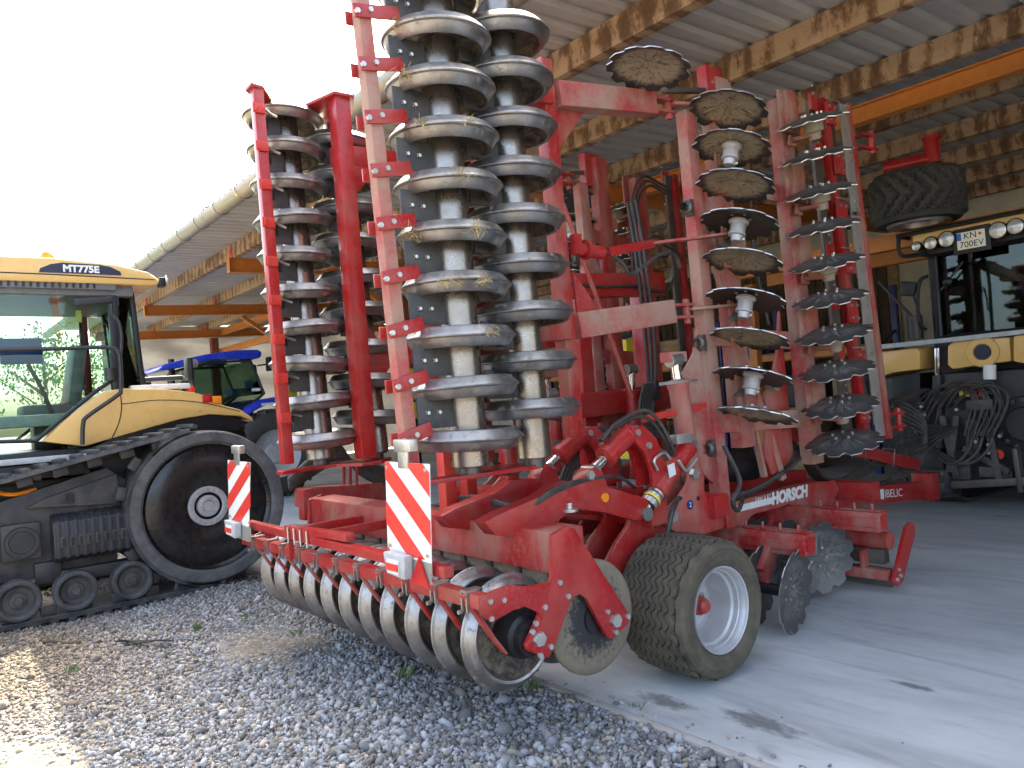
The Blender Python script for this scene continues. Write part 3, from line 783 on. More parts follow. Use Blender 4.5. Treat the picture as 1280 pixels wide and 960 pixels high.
# ---- packer ring (hollow side down), shared by all rollers
RING_O = [(.105, .03), (.18, .03), (.215, .042), (.24, .052), (.262, .048), (.273, .036), (.287, .018), (.300, .006), (.303, 0), (.300, -.006), (.288, -.012), (.278, -.028), (.266, -.05), (.25, -.06), (.236, -.055)]
RING_I = [(.236, -.055), (.228, -.03), (.21, -.008), (.16, .004), (.105, .0)]
b = MB(); b.lathe(RING_O, (0, 0, 0), (0, 0, 1), 48); b.m(1).lathe(RING_I, (0, 0, 0), (0, 0, 1), 48)
ring_src = b.build('packer_ring', ['ring', 'ringsoil'], HR, smooth=30, origin=(0, 0, 0))
ring_me = ring_src.data
bpy.data.objects.remove(ring_src)
def ring(p, parent, rot=(0, 0, 0)):
    o = link('packer_ring', ring_me, parent, p); o.rotation_euler = (rot[0], rot[1], rot[2]); s = rnd.uniform(.985, 1.01); o.scale = (s, s, s)
    return o

# ---- centre packer: two rows of rings on lateral axles
ZR = 0.55
for row, (Y, xn) in enumerate(((2.39, -3.18), (2.84, -3.02))):
    b = MB().cyl((-5.93, Y, ZR), (-3.05, Y, ZR), 0.104, n=28)
    ax = b.build('packer_roller', 'steel_dark', HR)
    for i in range(row, 11):
        ring((xn - .269 * i, Y, ZR), ax, (0, -math.pi / 2, 0))
    MB().lathe([(.02, .0), (.085, .0), (.085, .05), (.11, .06), (.115, .16), (.104, .2)], (-2.985, Y, ZR), (-1, 0, 0), 24).build('bearing_housing', 'black', ax)
    if row == 1: MB().lathe([(.05, .035), (.11, .03), (.27, .022), (.298, .014), (.304, .006), (.304, -.01), (.29, -.03), (.10, -.03)], (-3.03, Y, ZR), (1, 0, 0), 48).build('end_disc', 'ringsoil2', ax)

# ---- packer side plates
A = [(688, 669), (708, 657), (716, 661), (785, 768), (783, 780), (769, 792), (761, 798), (755, 793), (731, 748), (723, 742), (713, 747), (690, 811), (683, 822), (658, 813), (656, 806), (672, 770), (688, 722)]
B = [(598, 756), (601, 747), (615, 738), (636, 731), (655, 733), (689, 727), (676, 777), (671, 765), (655, 758), (640, 763), (614, 778), (602, 770)]
for mirror in (False, True):
    o = plateX('side_plate', A, -2.965, 0.03, mirror=mirror, bevel=0.005)
    plateX('rail_bracket', B, -2.955, 0.016, mirror=mirror, parent=o, bevel=0.004)
    sx = -2.95 if not mirror else 2 * HC + 2.95
    sd = 1 if not mirror else -1
    bb = MB()
    for (y, z, r) in ((2.40, .555, .04), (2.935, .52, .04), (2.45, .70, .016), (2.36, .60, .016), (2.47, .50, .016), (2.385, .635, .016), (2.56, .80, .016), (2.61, .72, .016), (2.88, .58, .016), (3.03, .52, .016), (2.93, .46, .016), (2.40, .475, .016), (2.20, .79, .015), (2.12, .72, .015), (2.12, .80, .015)):
        bolt(bb, (sx, y, z), (sd, 0, 0), r, 0.012 if r < .03 else .02)
    bb.build('bolts', 'zinc', o)

# ---- rear scraper rail with an arm to every ring gap
rail = MB().bar((-5.98, 2.03, .805), (-2.95, 2.09, .805), .07, .07).build('scraper_rail', 'red', HR, bevel=0.008)
for i in range(11):
    x = -3.05 - .269 * i; y = 2.03 + (x + 5.98) / 3.03 * .06
    a = MB(); a.bar((x, y - .052, .835), (x + .0, y + .10, .60), .045, .016, up=(0, 1, 1)); a.bar((x, y + .10, .60), (x, 2.26, .50), .045, .012, up=(0, 1, 1))
    a.build('scraper_arm', 'red_mid', rail, bevel=0.003)
    c = MB(); c.box((x, y, .847), (.05, .092, .012)); c.box((x - .02, y - .042, .80), (.012, .012, .10)); c.box((x + .02, y - .042, .80), (.012, .012, .10)); c.box((x, y + .042, .80), (.05, .012, .10))
    bolt(c, (x - .02, y - .05, .75), (0, -1, 0), .012, .02)
    c.build('clamp', 'steel', rail)

# ---- upper cross beam, brown scraper strip below it
beam = MB().box((-4.47, 2.665, .945), (2.98, .23, .215)).build('packer_beam', 'red_mid', HR, bevel=0.012)
MB().box((-3.62, 2.67, 1.0545), (.42, .10, .003)).build('warning_sticker', 'sticker', beam, smooth=0)
st = MB()
for k in range(9): st.box((-3.46 - k * .04, 2.67 + .012 * (k % 3 - 1), 1.057), (.014 + .006 * (k % 2), .05, .002))
st.build('sticker_print', 'black', beam, smooth=0)
MB().box((-3.34, 2.67, 1.0545), (.05, .10, .003)).build('warning_sticker', 'ystick', beam, smooth=0)
strip = MB().bar((-5.95, 2.60, .77), (-3.0, 2.60, .77), .02, .12).build('scraper_strip', 'soil', HR, bevel=0.004)
for i in range(12):
    x = -5.9 + i * .26
    a = MB().box((x, 2.585, .775), (.03, .03, .14)); a.bar((x, 2.58, .72), (x, 2.72, .60), .04, .012); bolt(a, (x + .07, 2.59, .76), (0, -1, 0), .012, .012)
    a.build('scraper_bracket', 'steel_dark', strip)

# ---- rear light bar and striped warning boards
lb = MB().bar((-5.78, 1.99, .945), (-3.08, 1.99, .945), .055, .055).build('light_bar', 'red', HR, bevel=0.006)
for x in (-5.05, -4.7): MB().bar((x, 2.0, .945), (x, 2.55, .95), .05, .06).build('light_bar_bracket', 'red', lb, bevel=0.005)
MB().bar((-5.02, 1.99, .98), (-4.1, 1.99, 1.01), .06, .045).build('light_bar_bracket', 'red', lb, bevel=0.005)
MB().bar((-4.98, 1.985, .93), (-4.98, 1.985, .78), .03, .02).build('hanger', 'red', lb)
for x in (-4.93, -4.83, -4.73, -4.63):
    MB().tube([(x, 1.95, 1.0), (x, 1.95, .9), (x, 2.03, .9), (x, 2.03, 1.0)], .007, 6, 2, smooth=False).build('u_bolt', 'zinc', lb)
def board(px, mirror):
    c = [atY(a, q, 1.94) for a, q in px]          # tl, tr, br, bl
    tl, tr, br, bl = c
    b = MB().slab([tl, tr, br, bl], .006); o = b.build('warning_board', 'wwhite', HR, bevel=0.002)
    u = tr - tl; w = bl - tl; nrm = u.cross(w).normalized()
    if nrm.y > 0: nrm = -nrm
    def P(s, t): return tl + u * s + w * t + nrm * .005
    import itertools
    def clip(poly):                         # clip stripe polygon to the striped area 0..1 x 0..0.83
        for ax, lim, sg in ((0, 0, 1), (0, 1, -1), (1, 0, 1), (1, .80, -1)):
            out = []
            for i in range(len(poly)):
                a, c2 = poly[i - 1], poly[i]
                ina = (a[ax] - lim) * sg >= 0; inb = (c2[ax] - lim) * sg >= 0
                if ina != inb:
                    t = (lim - a[ax]) / (c2[ax] - a[ax]); out.append(tuple(a[k] + (c2[k] - a[k]) * t for k in (0, 1)))
                if inb: out.append(c2)
            poly = out
            if not poly: break
        return poly
    sw = .20
    for k in range(-3, 6):
        t0 = k * sw * 2 - .05
        sl = .52 if not mirror else -.52
        pl = [(0, t0), (1, t0 + sl), (1, t0 + sl + sw), (0, t0 + sw)] if not mirror else [(0, t0 + .52), (1, t0), (1, t0 + sw), (0, t0 + .52 + sw)]
        pl = clip(pl)
        if len(pl) > 2: MB().slab([P(*q) for q in pl], .002).build('red_stripe', 'wred', o, smooth=0)
    MB().slab([P(0, .82), P(1, .82), P(1, 1), P(0, 1)], .003).build('lamp_panel', 'gut', o)
    L = MB(); L.slab([P(.12, .78) + nrm * .03, P(.62, .78) + nrm * .03, P(.62, .98) + nrm * .03, P(.2, .96) + nrm * .03], .05)
    L.build('tail_lamp_housing', 'greyl', o, bevel=0.008)
    MB().slab([P(.24, .83) + nrm * .057, P(.5, .83) + nrm * .057, P(.5, .95) + nrm * .057, P(.24, .95) + nrm * .057], .008).build('tail_lamp', 'sticker', o, bevel=0.002)
    MB().slab([P(.22, .86) + nrm * .063, P(.5, .86) + nrm * .063, P(.5, .92) + nrm * .063, P(.22, .92) + nrm * .063], .006).build('lamp_lens', 'wred', o)
    if not mirror: MB().slab([P(.78, .78) + nrm * .01, P(.99, 1.02) + nrm * .01, P(.57, 1.02) + nrm * .01], .008).build('triangle_reflector', 'redlens', o)
    h = MB(); h.slab([P(.33, -.12), P(.56, -.12), P(.56, .05), P(.33, .05)], .012); h.box((P(.5, -.15)), (.16, .05, .06)); h.build('hanger_bracket', 'zinc', o, bevel=0.006)
    bb = MB()
    for s, t in ((.06, .05), (.93, .05), (.08, .74), (.93, .76)): bolt(bb, P(s, t), nrm, .011, .006)
    bb.build('bolts', 'zinc', o)
board([(482, 577), (537, 580), (540, 722), (486, 716)], False)
board([(285, 575), (313, 578), (311, 677), (287, 668)], True)

# ---- upright red storage props on the beam
for px, py0, py1, Y in ((562, 560, 648, 2.66), (587, 560, 622, 3.05), (638, 556, 620, 2.95)):
    p = atY(px, py1, Y); q = atY(px, py0, Y)
    MB().box((p.x, Y, (p.z + q.z) / 2), (.085, .085, q.z - p.z)).build('prop_post', 'coral' if px < 600 else 'red', HR, bevel=0.006)

# ---- longitudinal arms with their cylinders
ARM = [(598, 652), (618, 641), (668, 620), (690, 604), (722, 601), (728, 588), (737, 583), (746, 590), (752, 608), (800, 622), (812, 634), (802, 650), (786, 650), (748, 640), (712, 636), (655, 672), (612, 668)]
pl = yz(ARM, -3.33)
for X in (-3.33, -3.75):
    o = MB().prism(pl, 'X', X - .055, X + .055).build('swing_arm', 'red', HR, bevel=0.01)
    if X == -3.33:
        e = MB(); p = atX(756, 622, -3.27); e.cyl((-3.274, p.y, p.z), (-3.262, p.y, p.z), .028, n=16); e.build('side_reflector', 'amber', o)
        bolt(MB(), atX(737, 594, -3.27), (1, 0, 0), .03, .02).build('pivot_pin', 'zinc', o)
        MB().lathe([(.0, .0), (.05, .0), (.05, .015), (.02, .02), (.02, .05)], atX(703, 634, -3.33) + V(.06, 0, -.02), (0, 0, 1), 18).build('rubber_buffer', 'zinc', o)
for X in (-3.33, -3.75):
    d = X + 3.33
    cylinder(atX(788, 541, -3.33) + V(d, 0, 0), atX(738, 590, -3.33) + V(d, 0, 0), .062, .34)
    LK = [(781, 534), (796, 532), (812, 548), (824, 580), (828, 606), (808, 608), (806, 590), (798, 566), (786, 552)]
    pl = yz(LK, -3.33)
    o = MB().prism(pl, 'X', X - .03 + .06, X + .06).build('lift_link', 'red', HR, bevel=0.006)
    bb = MB()
    for q in ((788, 541), (802, 557)): bolt(bb, atX(*q, -3.33) + V(d + .06, 0, 0), (1, 0, 0), .024, .012)
    bb.build('bolts', 'zinc', o)
    MB().prism(pl, 'X', X - .09, X - .06).build('lift_link', 'red', HR, bevel=0.006)
# sloped cylinder with stop clips down to the wheel arm
o = cylinder(atX(860, 558, -3.3), atX(803, 642, -3.3), .062, .30)
e = MB(); q0 = atX(832, 600, -3.3); q1 = atX(812, 628, -3.3); dd = (q1 - q0).normalized()
for k in range(4): e.lathe([(.05, k * .045), (.056, k * .045), (.056, k * .045 + .035), (.05, k * .045 + .035)], q0 + dd * .06, dd, 18)
e.build('stop_clips', 'zinc', o)
MB().lathe([(.057, 0), (.06, 0), (.06, .018), (.057, .018)], q0 + dd * .17, dd, 18).build('yellow_stop', 'ystick', o)
p = atX(838, 588, -3.235); MB().slab([p + V(.005, -.03, .035), p + V(.005, .035, .045), p + V(.005, .045, -.03), p + V(.005, -.02, -.045)], .003).build('label_plate', 'sticker', o)
e = MB(); e.box(atX(850, 560, -3.28) + V(0, .02, .06), (.07, .16, .06)); e.tube([atX(822, 588, -3.25), atX(818, 575, -3.25), atX(830, 566, -3.25), atX(838, 574, -3.25)], .011, 6); e.tube([atX(848, 575, -3.22), atX(858, 588, -3.22), atX(872, 572, -3.22)], .012, 6)
e.build('valve_block', 'zinc', o, bevel=0.004)

# ---- wheel arm, tower plate, frame
WA = [(792, 636), (806, 632), (818, 640), (818, 660), (838, 640), (852, 636), (860, 660), (842, 690), (806, 688), (790, 706), (776, 742), (756, 712), (772, 678), (786, 658)]
pl = yz(WA, -3.38)
for X in (-3.40, -3.62, -5.28, -5.50): MB().prism(pl, 'X', X - .02, X + .02).build('wheel_arm', 'red', HR, bevel=0.006)
bolt(MB(), atX(800, 642, -3.375), (1, 0, 0), .035, .025).build('pivot_pin', 'zinc', HR); bolt(MB(), atX(839, 645, -3.375), (1, 0, 0), .045, .03).build('pivot_pin', 'zinc', HR)
TP = [(862, 590), (868, 583), (876, 583), (880, 592), (880, 612), (890, 640), (906, 642), (904, 660), (880, 668), (842, 664), (828, 654), (826, 640), (838, 632), (848, 622), (860, 604)]
pl = yz(TP, -3.36)
for X in (-3.37, -3.50, -5.40, -5.53): tp = MB().prism(pl, 'X', X - .015, X + .015).build('tower_plate', 'red_mid', HR, bevel=0.006)
p = atX(863, 631, -3.35); o = MB().cyl((-3.356, p.y, p.z), (-3.350, p.y, p.z), .032, n=20).build('number_sticker', 'rackblue', HR)
text(None, 'sticker_number', '2', .05, (-3.3485, p.y, p.z), (0, 1, 0), (0, 0, 1), 'sticker', o, .001)
bolt(MB(), atX(866, 592, -3.35), (1, 0, 0), .04, .03).build('pivot_pin', 'zinc', HR)
bolt(MB(), atX(873, 623, -3.352), (1, 0, 0), .018, .002).build('plate_hole', 'black', HR)
# HORSCH side beam
HB = [(905, 640), (918, 626), (1012, 603), (1040, 600), (1046, 612), (1036, 632), (1020, 650), (1004, 652), (1000, 642), (992, 633), (984, 630), (960, 637), (940, 642), (928, 652), (920, 690), (906, 692), (898, 664)]
pl = yz(HB, -3.62)
for X in (-3.64, 2 * HC + 3.64): hb = MB().prism(pl, 'X', X - .045, X + .045).build('frame_beam', 'red_mid', HR, bevel=0.006); 
hb = [o for o in HR.children if o.name.startswith('frame_beam')][0]
a = atX(917, 637, -3.59); c = atX(967, 625, -3.59); dirn = (c - a).normalized(); upv = V(1, 0, 0).cross(dirn)
MB().slab([a + upv * .025, c + upv * .025, c - upv * .025, a - upv * .025], .003).build('stripe_decal', 'sticker', hb).location.x += .004
p = atX(986.5, 619, -3.59); text(None, 'brand_lettering', 'HORSCH', .13, p + V(.006, 0, 0), dirn, upv, 'sticker', hb, .001, bold=.008, shear=.15)
p = atX(953, 622, -3.59); text(None, 'model_lettering', 'Joker 6 RT', .05, p + V(.006, 0, 0), dirn, upv, 'sticker', hb, .001, shear=.15)
# frame rails, rear to front, and cross members
for X in (-4.05, -4.95):
    MB().bar((X, 3.7, .95), (X, 6.6, .78), .16, .2).build('frame_rail', 'red', HR, bevel=0.01)
for Y, z in ((3.75, .95), (4.4, .9), (6.55, .72)): MB().bar((-5.6, Y, z), (-3.3, Y, z), .16, .16).build('cross_member', 'red', HR, bevel=0.01)
MB().cyl((-5.75, 3.92, .62), (-3.3, 3.92, .62), .085, n=20).build('axle_tube', 'red_mid', HR)
# centre mast carrying the folded wings
for Y in (4.55, 5.35): MB().box((-4.75, Y, 1.75), (.14, .14, 1.9)).build('mast_post', 'red', HR, bevel=0.008)
for z, Y0, Y1 in ((2.62, 4.2, 5.45), (1.62, 3.75, 5.45)): MB().bar((-4.6, Y0, z), (-4.6, Y1, z + .06), .14, .20).build('mast_beam', 'red', HR, bevel=0.008)
hose([(-4.52, 4.25, 2.64), (-4.51, 4.6, 2.62), (-4.51, 5.0, 2.64), (-4.5, 5.4, 2.60), (-4.5, 5.55, 2.75)])
MB().cyl(atX(704, 255, -4.2), atX(790, 495, -4.2), .018, n=10).build('mast_brace', 'red_mid', HR)
# accumulator and hoses by the tower
b = MB(); p0 = V(-3.7, 4.75, 1.10); p1 = V(-3.7, 5.35, 1.06); b.cyl(p0, p1, .11, n=24); b.ball(p0, .11, 16, (1, .5, 1)); b.ball(p1, .11, 16, (1, .6, 1)); b.cyl(p1, p1 + V(0, .12, 0), .03)
b.build('accumulator', 'black', HR)
for k in range(7):
    z = .93 - .012 * k
    hose([(-3.55 - .03 * k, 4.5, z + .02), (-3.5 - .03 * k, 4.95, z - .02), (-3.45 - .02 * k, 5.4, z + .08), (-3.45 - .02 * k, 5.75, 1.1 + .02 * k), (-3.6 - .02 * k, 6.3, .85), (-3.9, 7.2, .75 - .01 * k), (-4.1, 8.3, .85 - .02 * k), (-4.1 + .02 * k, 9.0, 1.1 - .05 * k), (-4.0 + .03 * k, 9.6, 1.05)], .016)
for k in range(6):
    hose([(-4.3 + .04 * k, 8.2, .55), (-4.2, 8.6, .52), (-4.05, 9.0, .62 + .03 * k), (-3.98, 9.15, .95 + .04 * k), (-4.15, 8.95, 1.15 + .05 * k), (-4.3 + .03 * k, 8.8, 1.35), (-4.2 + .02 * k, 9.6, 1.5)], .017)
for d in (0, .035): hose([(-3.32 - d, 3.95, 1.12), (-3.28 - d, 3.9, 1.35), (-3.3 - d, 3.72, 1.6 - d), (-3.32 - d, 3.45, 1.55 - d), (-3.34 - d, 3.32, 1.45)], .012)
for d in (0, .035): hose([(-4.02 - d, 3.75, 1.2), (-4.0 - d, 3.7, 1.5), (-4.02 - d, 3.5, 1.62 - d), (-4.05 - d, 3.3, 1.5)], .012)
hose([(-3.34, 3.75, .55), (-3.3, 3.85, .9), (-3.35, 4.0, 1.0), (-3.45, 4.2, .95)], .018)
hose([(-3.36, 4.72, .90), (-3.32, 4.6, .84), (-3.30, 4.52, .92), (-3.3, 4.62, 1.05), (-3.4, 4.6, 1.3)], .017)
for k in range(3): hose([(-3.30, 2.6, 1.10), (-3.27, 2.85, 1.2 + .01 * k), (-3.28, 3.15, 1.24), (-3.3, 3.4, 1.22), (-3.5, 3.75, 1.1)], .011)
for k in range(3): hose([(-4.3, 2.7, 1.08), (-3.9, 2.72, 1.12 + .02 * k), (-3.5, 2.75, 1.13), (-3.36, 2.9, 1.2)], .011)

# ---- transport wheels
def transport_wheel(xo, sgn):
    xi = xo - sgn * .48; cy, cz, R = 3.72, .417, .42
    b = MB(); n = 108; P = []
    P += [(.25, .03), (.262, .008), (.275, .002), (.282, -.004), (.29, -.012), (.34, -.018), (.352, -.012), (.358, -.016), (.385, .0), (.402, .03)]
    ribs = 9; w0, w1 = .042, .48 - .042
    for k in range(ribs):
        u0 = w0 + (w1 - w0) * k / ribs; u1 = w0 + (w1 - w0) * (k + 1) / ribs; g = .0065
        rr = R - .012 * abs((k + .5) / ribs - .5) ** 2 * 4
        P += [(rr - .03, u0 + .002), (rr, u0 + g), (rr, u1 - g), (rr - .03, u1 - .002)]
    P += [(.402, .45), (.385, .48), (.358, .496), (.352, .492), (.34, .498), (.29, .492), (.282, .484), (.275, .478), (.262, .472), (.25, .45)]
    m = len(P)
    for i in range(n):
        a = 2 * math.pi * i / n; zg_ = .014 * (1 if (i // 2) % 2 == 0 else -1)
        for k, (r, h) in enumerate(P):
            hh = h + (zg_ if 10 < k < m - 11 else 0)
            if k in (9, 10, m - 10, m - 11) and (i // 3) % 2: r -= .014
            b.v.append(V(xo - sgn * hh, cy + r * math.cos(a), cz + r * math.sin(a) + (max(0, .012 - (cz + r * math.sin(a))) if r > .3 else 0)))
    for i in range(n):
        j = (i + 1) % n
        for k in range(m - 1): b.f.append([i * m + k, j * m + k, j * m + k + 1, i * m + k + 1]); b.mi.append(0)
    w = b.build('transport_wheel', 'rubber', HR, smooth=28)
    r = MB().lathe([(.25, .035), (.258, .012), (.254, .0), (.246, .004), (.242, .02), (.236, .026), (.232, .05), (.224, .055), (.220, .085), (.205, .095), (.198, .125), (.196, .24), (.19, .25), (.165, .235), (.15, .235), (.10, .245), (.0, .245)], (xo, cy, cz), (-sgn, 0, 0), 48)
    r.build('rim', 'rimgrey', w)
    h = MB().lathe([(.0, .11), (.03, .11), (.045, .125), (.05, .15), (.06, .16), (.065, .245)], (xo, cy, cz), (-sgn, 0, 0), 12); h.build('hub', 'red', w, smooth=25)
    nb = MB()
    for k in range(6):
        a = k * math.pi / 3 + .3; bolt(nb, (xo - sgn * .243, cy + .11 * math.cos(a), cz + .11 * math.sin(a)), (sgn, 0, 0), .013, .035)
    nb.build('wheel_nuts', 'zinc', w)
transport_wheel(-2.84, 1); transport_wheel(2 * HC + 2.84, -1)

# ---- notched harrow discs
def disc_mesh(name, mats, lobes=11, R=.285):
    b = MB(); n = lobes * 8
    def rr(a): return R * (1 - .115 * max(0.0, math.cos(lobes * a)) ** 1.3)
    rads = [0, .07, .12, .18, .23, 1]
    top = []; bot = []
    for side, off in ((0, .0), (1, -.008)):
        for k in rads:
            for i in range(n):
                a = 2 * math.pi * i / n; r = rr(a) if k == 1 else k
                z = -.055 * (r / R) ** 2 + .0 + off
                b.v.append(V(r * math.cos(a), r * math.sin(a), z + .03))
    m = len(rads)
    for side in (0, 1):
        b.m(side)
        for k in range(m - 1):
            for i in range(n):
                j = (i + 1) % n; o = side * m * n
                f = [o + k * n + i, o + k * n + j, o + (k + 1) * n + j, o + (k + 1) * n + i]
                b.f.append(f); b.mi.append(side)
    for i in range(n):
        j = (i + 1) % n; b.f.append([(m - 1) * n + i, (m - 1) * n + j, (2 * m - 1) * n + j, (2 * m - 1) * n + i]); b.mi.append(2)
    b.m(2)
    for k in range(5):
        a = k * 2 * math.pi / 5
        b.cyl((.075 * math.cos(a), .075 * math.sin(a), .012), (.075 * math.cos(a), .075 * math.sin(a), .042), .011, n=6)
    o = b.build(name, mats, HR, smooth=30, origin=(0, 0, 0)); me = o.data; bpy.data.objects.remove(o); return me
D_TAN = disc_mesh('harrow_disc', ['disc_tan', 'disc_tan', 'zinc'])
D_DRK = disc_mesh('harrow_disc', ['disc_dark', 'disc_dark', 'zinc'])
D_GRY = disc_mesh('harrow_disc', ['disc_grey', 'disc_grey', 'zinc'])
hb_ = MB().lathe([(.0, .0), (.055, .0), (.06, .015), (.045, .03), (.045, .085), (.05, .09), (.05, .1), (.035, .105), (.03, .14), (.0, .14)], (0, 0, 0), (0, 0, -1), 20)
o = hb_.build('disc_hub', 'rimgrey', HR, origin=(0, 0, 0)); HUB = o.data; bpy.data.objects.remove(o)
hb_ = MB().lathe([(.0, .0), (.055, .0), (.06, .015), (.05, .03), (.05, .085), (.035, .095), (.03, .14), (.0, .14)], (0, 0, 0), (0, 0, -1), 20)
o = hb_.build('disc_hub', 'red_dusty', HR, origin=(0, 0, 0)); o.data.materials[0] = paint('dusty_hub', (0.32, 0.28, 0.22), .6, .5, 9.0); HUB2 = o.data; bpy.data.objects.remove(o)
def disc(p, axis, me, hub=0, spin=None):
    """axis = direction of the disc's convex (upper) side"""
    q = Vector(axis).normalized().to_track_quat('Z', 'Y').to_matrix().to_4x4() @ Matrix.Rotation(rnd.uniform(0, 6.28) if spin is None else spin, 4, 'Z')
    o = link('harrow_disc', me, HR, p); o.rotation_euler = q.to_euler()
    if hub:
        h = bpy.data.objects.new('disc_hub', HUB if hub == 1 else HUB2); C.objects.link(h); h.parent = o; h.scale = (1.25, 1.25, 1.15) if hub == 1 else (1.5, 1.5, 1.15)
    return o

MT['knife'] = paint('worn_bright_steel', (0.62, 0.61, 0.58), 0.32, 0.3, 5.0, metal=0.7)
# ---- wings
def wing(s, lean, far):
    def T(p):
        p = Vector(p); y = p.y + (.62 * min(1.0, max(0.0, (p.y - 3.75) / .45)) if far else 0)
        return V(HC + s * p.x + lean * (p.z - 1.5), y, p.z)
    def bld(mb, name, mat, parent=HR, bevel=0.006, **k):
        mb.v = [T(p) for p in mb.v]; return mb.build(name, mat, parent, bevel=bevel, **k)
    tilt = math.atan(lean)
    red = 'red' if far else 'red_mid'
    bdx = .69 if far else 1.03
    ztop = 4.06 if far else 4.2
    def rdx(z): return .88 + .09 * (z - 1.5) if far else 1.03
    # rollers
    for Y, z0, n in ((2.39, 1.55, 10), (2.84, 1.68, 9)):
        ax = bld(MB().cyl((rdx(1.4), Y, 1.40), (rdx(ztop), Y, ztop - .03), .103, n=28), 'packer_roller', 'hub_steel', bevel=0)
        for i in range(n): ring(T((rdx(z0 + .2725 * i), Y, z0 + .2725 * i)), ax, (rnd.uniform(-.01, .01), (-.05 if far else tilt) + rnd.uniform(-.01, .01), rnd.uniform(0, 6.3)))
        # scraper plates between the rings
        for i in range(n - 1 if far else n):
            z = z0 + .2725 * i + .15
            pl = MB(); pl.box((rdx(z) - (.10 if far else -.02), Y - (.15 if far else .205), z), (.012, .15 if far else .23, .15 if far else .165))
            if Y < 2.5 and not far:
                pl.m(1)
                for dy in (-.26, -.19): bolt(pl, (1.056, Y + dy, z + .0), (1, 0, 0), .016, .014)
                pl.m(0)
            elif not far:
                pl.m(1); bolt(pl, (1.056, Y - .2, z), (1, 0, 0), .015, .012); pl.m(0)
            bld(pl, 'scraper_plate', ['scraper', 'sticker'], ax, 0.004)
        MB_ = MB().lathe([(.0, .0), (.06, .0), (.06, .05), (.09, .055), (.09, .09)], (rdx(1.4), Y, 1.34), (0, 0, 1), 20); bld(MB_, 'bearing', 'steel_dark', ax, 0)
    # rear scraper bar
    yb = lambda z: 2.06 if far else 2.02 - .035 * (z - 1.4)
    bar = bld(MB().bar((bdx, yb(1.36), 1.40 if far else 1.36), (bdx + (.07 if far else 0), yb(ztop), ztop), .075, .075, up=(0, 1, 0)), 'scraper_bar', 'red' if far else 'red_dusty', bevel=0.008)
    for i in range(9 if far else 10):
        z = (1.72 if far else 1.585) + .2725 * i
        if far:
            a = MB(); y = yb(z); bdx = .69 + .026 * (z - 1.4)
            for q in ((bdx - .05, y - .045), (bdx - .05, y + .045), (bdx + .05, y + .045), (bdx + .05, y - .045)): pass
            a.box((bdx - .046, y - .01, z), (.012, .09, .07)); a.box((bdx - .052, y - .035, z), (.02, .02, .05))
            bld(a, 'clamp', 'coral', bar, 0.003)
            a = MB(); a.tube([(bdx - .04, y + .02, z + .015), (bdx + .05, y + .1, z + .015), (bdx + .06, y + .16, z)], .009, 6, 3); bld(a, 'clamp_rod', 'zinc', bar, 0)
            a = MB(); a.bar((bdx + .05, y + .04, z), (rdx(z) - .03, y + .2, z), .012, .07); bld(a, 'scraper_arm', 'steel_dark', bar, 0.003)
        else:
            a = MB(); y = yb(z); a.bar((bdx + .045, y - .07, z - .01), (bdx + .05, 2.13, z + .035), .018, .07); a.bar((bdx - .045, y - .07, z - .01), (bdx - .045, y + .07, z - .005), .014, .07)
            bld(a, 'scraper_arm', 'coral' if False else 'red', bar, 0.004)
            a = MB(); bolt(a, (bdx + .054, y - .055, z - .015), (1, 0, 0), .016, .014); bolt(a, (bdx + .054, y + .02, z + .01), (1, 0, 0), .016, .014); bld(a, 'bolts', 'zinc', bar, 0)
    # end plates that join bar, rollers and frame
    for z in (1.345, ztop):
        bdx = (.69 if z < 2 else .76) if far else 1.03
        if far: e = MB(); r_ = rdx(z); e.prism([(bdx - .06, 2.0), (bdx + .06, 2.0), (r_ + .05, 2.36), (r_ + .05, 2.9), (r_ - .06, 2.94), (.56, 2.72), (.56, 2.56), (r_ - .12, 2.45), (r_ - .10, 2.3), (bdx - .04, 2.1)], 'Z', z - .012, z + .012)
        else: e = MB(); e.prism([(bdx - .06, 1.95 if z < 2 else 1.85), (bdx + .06, 1.95 if z < 2 else 1.85), (1.09, 2.39), (1.08, 2.9), (.98, 2.94), (.78, 2.80), (.74, 2.62), (.86, 2.5), (.96, 2.36), (bdx - .03, 2.1)], 'Z', z - .012, z + .012)
        bld(e, 'end_plate', 'red', bevel=0.004)
    # roller frame: two uprights and two arms forward
    Y1 = 2.64 if far else 2.70
    bld(MB().box((.65 if far else .70, Y1, 2.72), (.13, .12, 2.68)), 'frame_upright', red, bevel=0.01)
    bld(MB().box((.82, 3.36, 2.70), (.10, .10, 2.46)), 'frame_upright', 'red_mid' if not far else 'red', bevel=0.012)
    for z, zh in ((3.76, .17), (2.24, .17)):
        bld(MB().bar((.80, Y1, z - .10), (.84, 3.36, z - .06), .13, zh), 'frame_arm', red, bevel=0.01)
        bld(MB().bar((.84, 3.42, z - .06), (.86, 4.36, z + .045), .13, zh), 'frame_arm', 'red_dusty' if not far else 'red_mid', bevel=0.012)
        g = MB().prism([(3.44, z - .42), (3.44, z - .10), (3.72, z - .10)], 'X', .80, .815); (bld(g, 'gusset', 'red_mid', bevel=0.002) if z > 3 else None)
        g = MB().prism([(3.44, z + .30), (3.44, z + .02), (3.66, z + .02)], 'X', .85, .865)
        if z < 3: bld(g, 'gusset', 'red_mid', bevel=0.002)
        g = MB().prism([(Y1 + .06, z - .46), (Y1 + .06, z - .17), (Y1 + .32, z - .17)], 'X', .72, .735); bld(g, 'gusset', red, bevel=0.002)
        g = MB().prism([(Y1 + .06, z + .20), (Y1 + .06, z - .02), (Y1 + .26, z - .02)], 'X', .72, .735)
        if z < 3: bld(g, 'gusset', red, bevel=0.002)
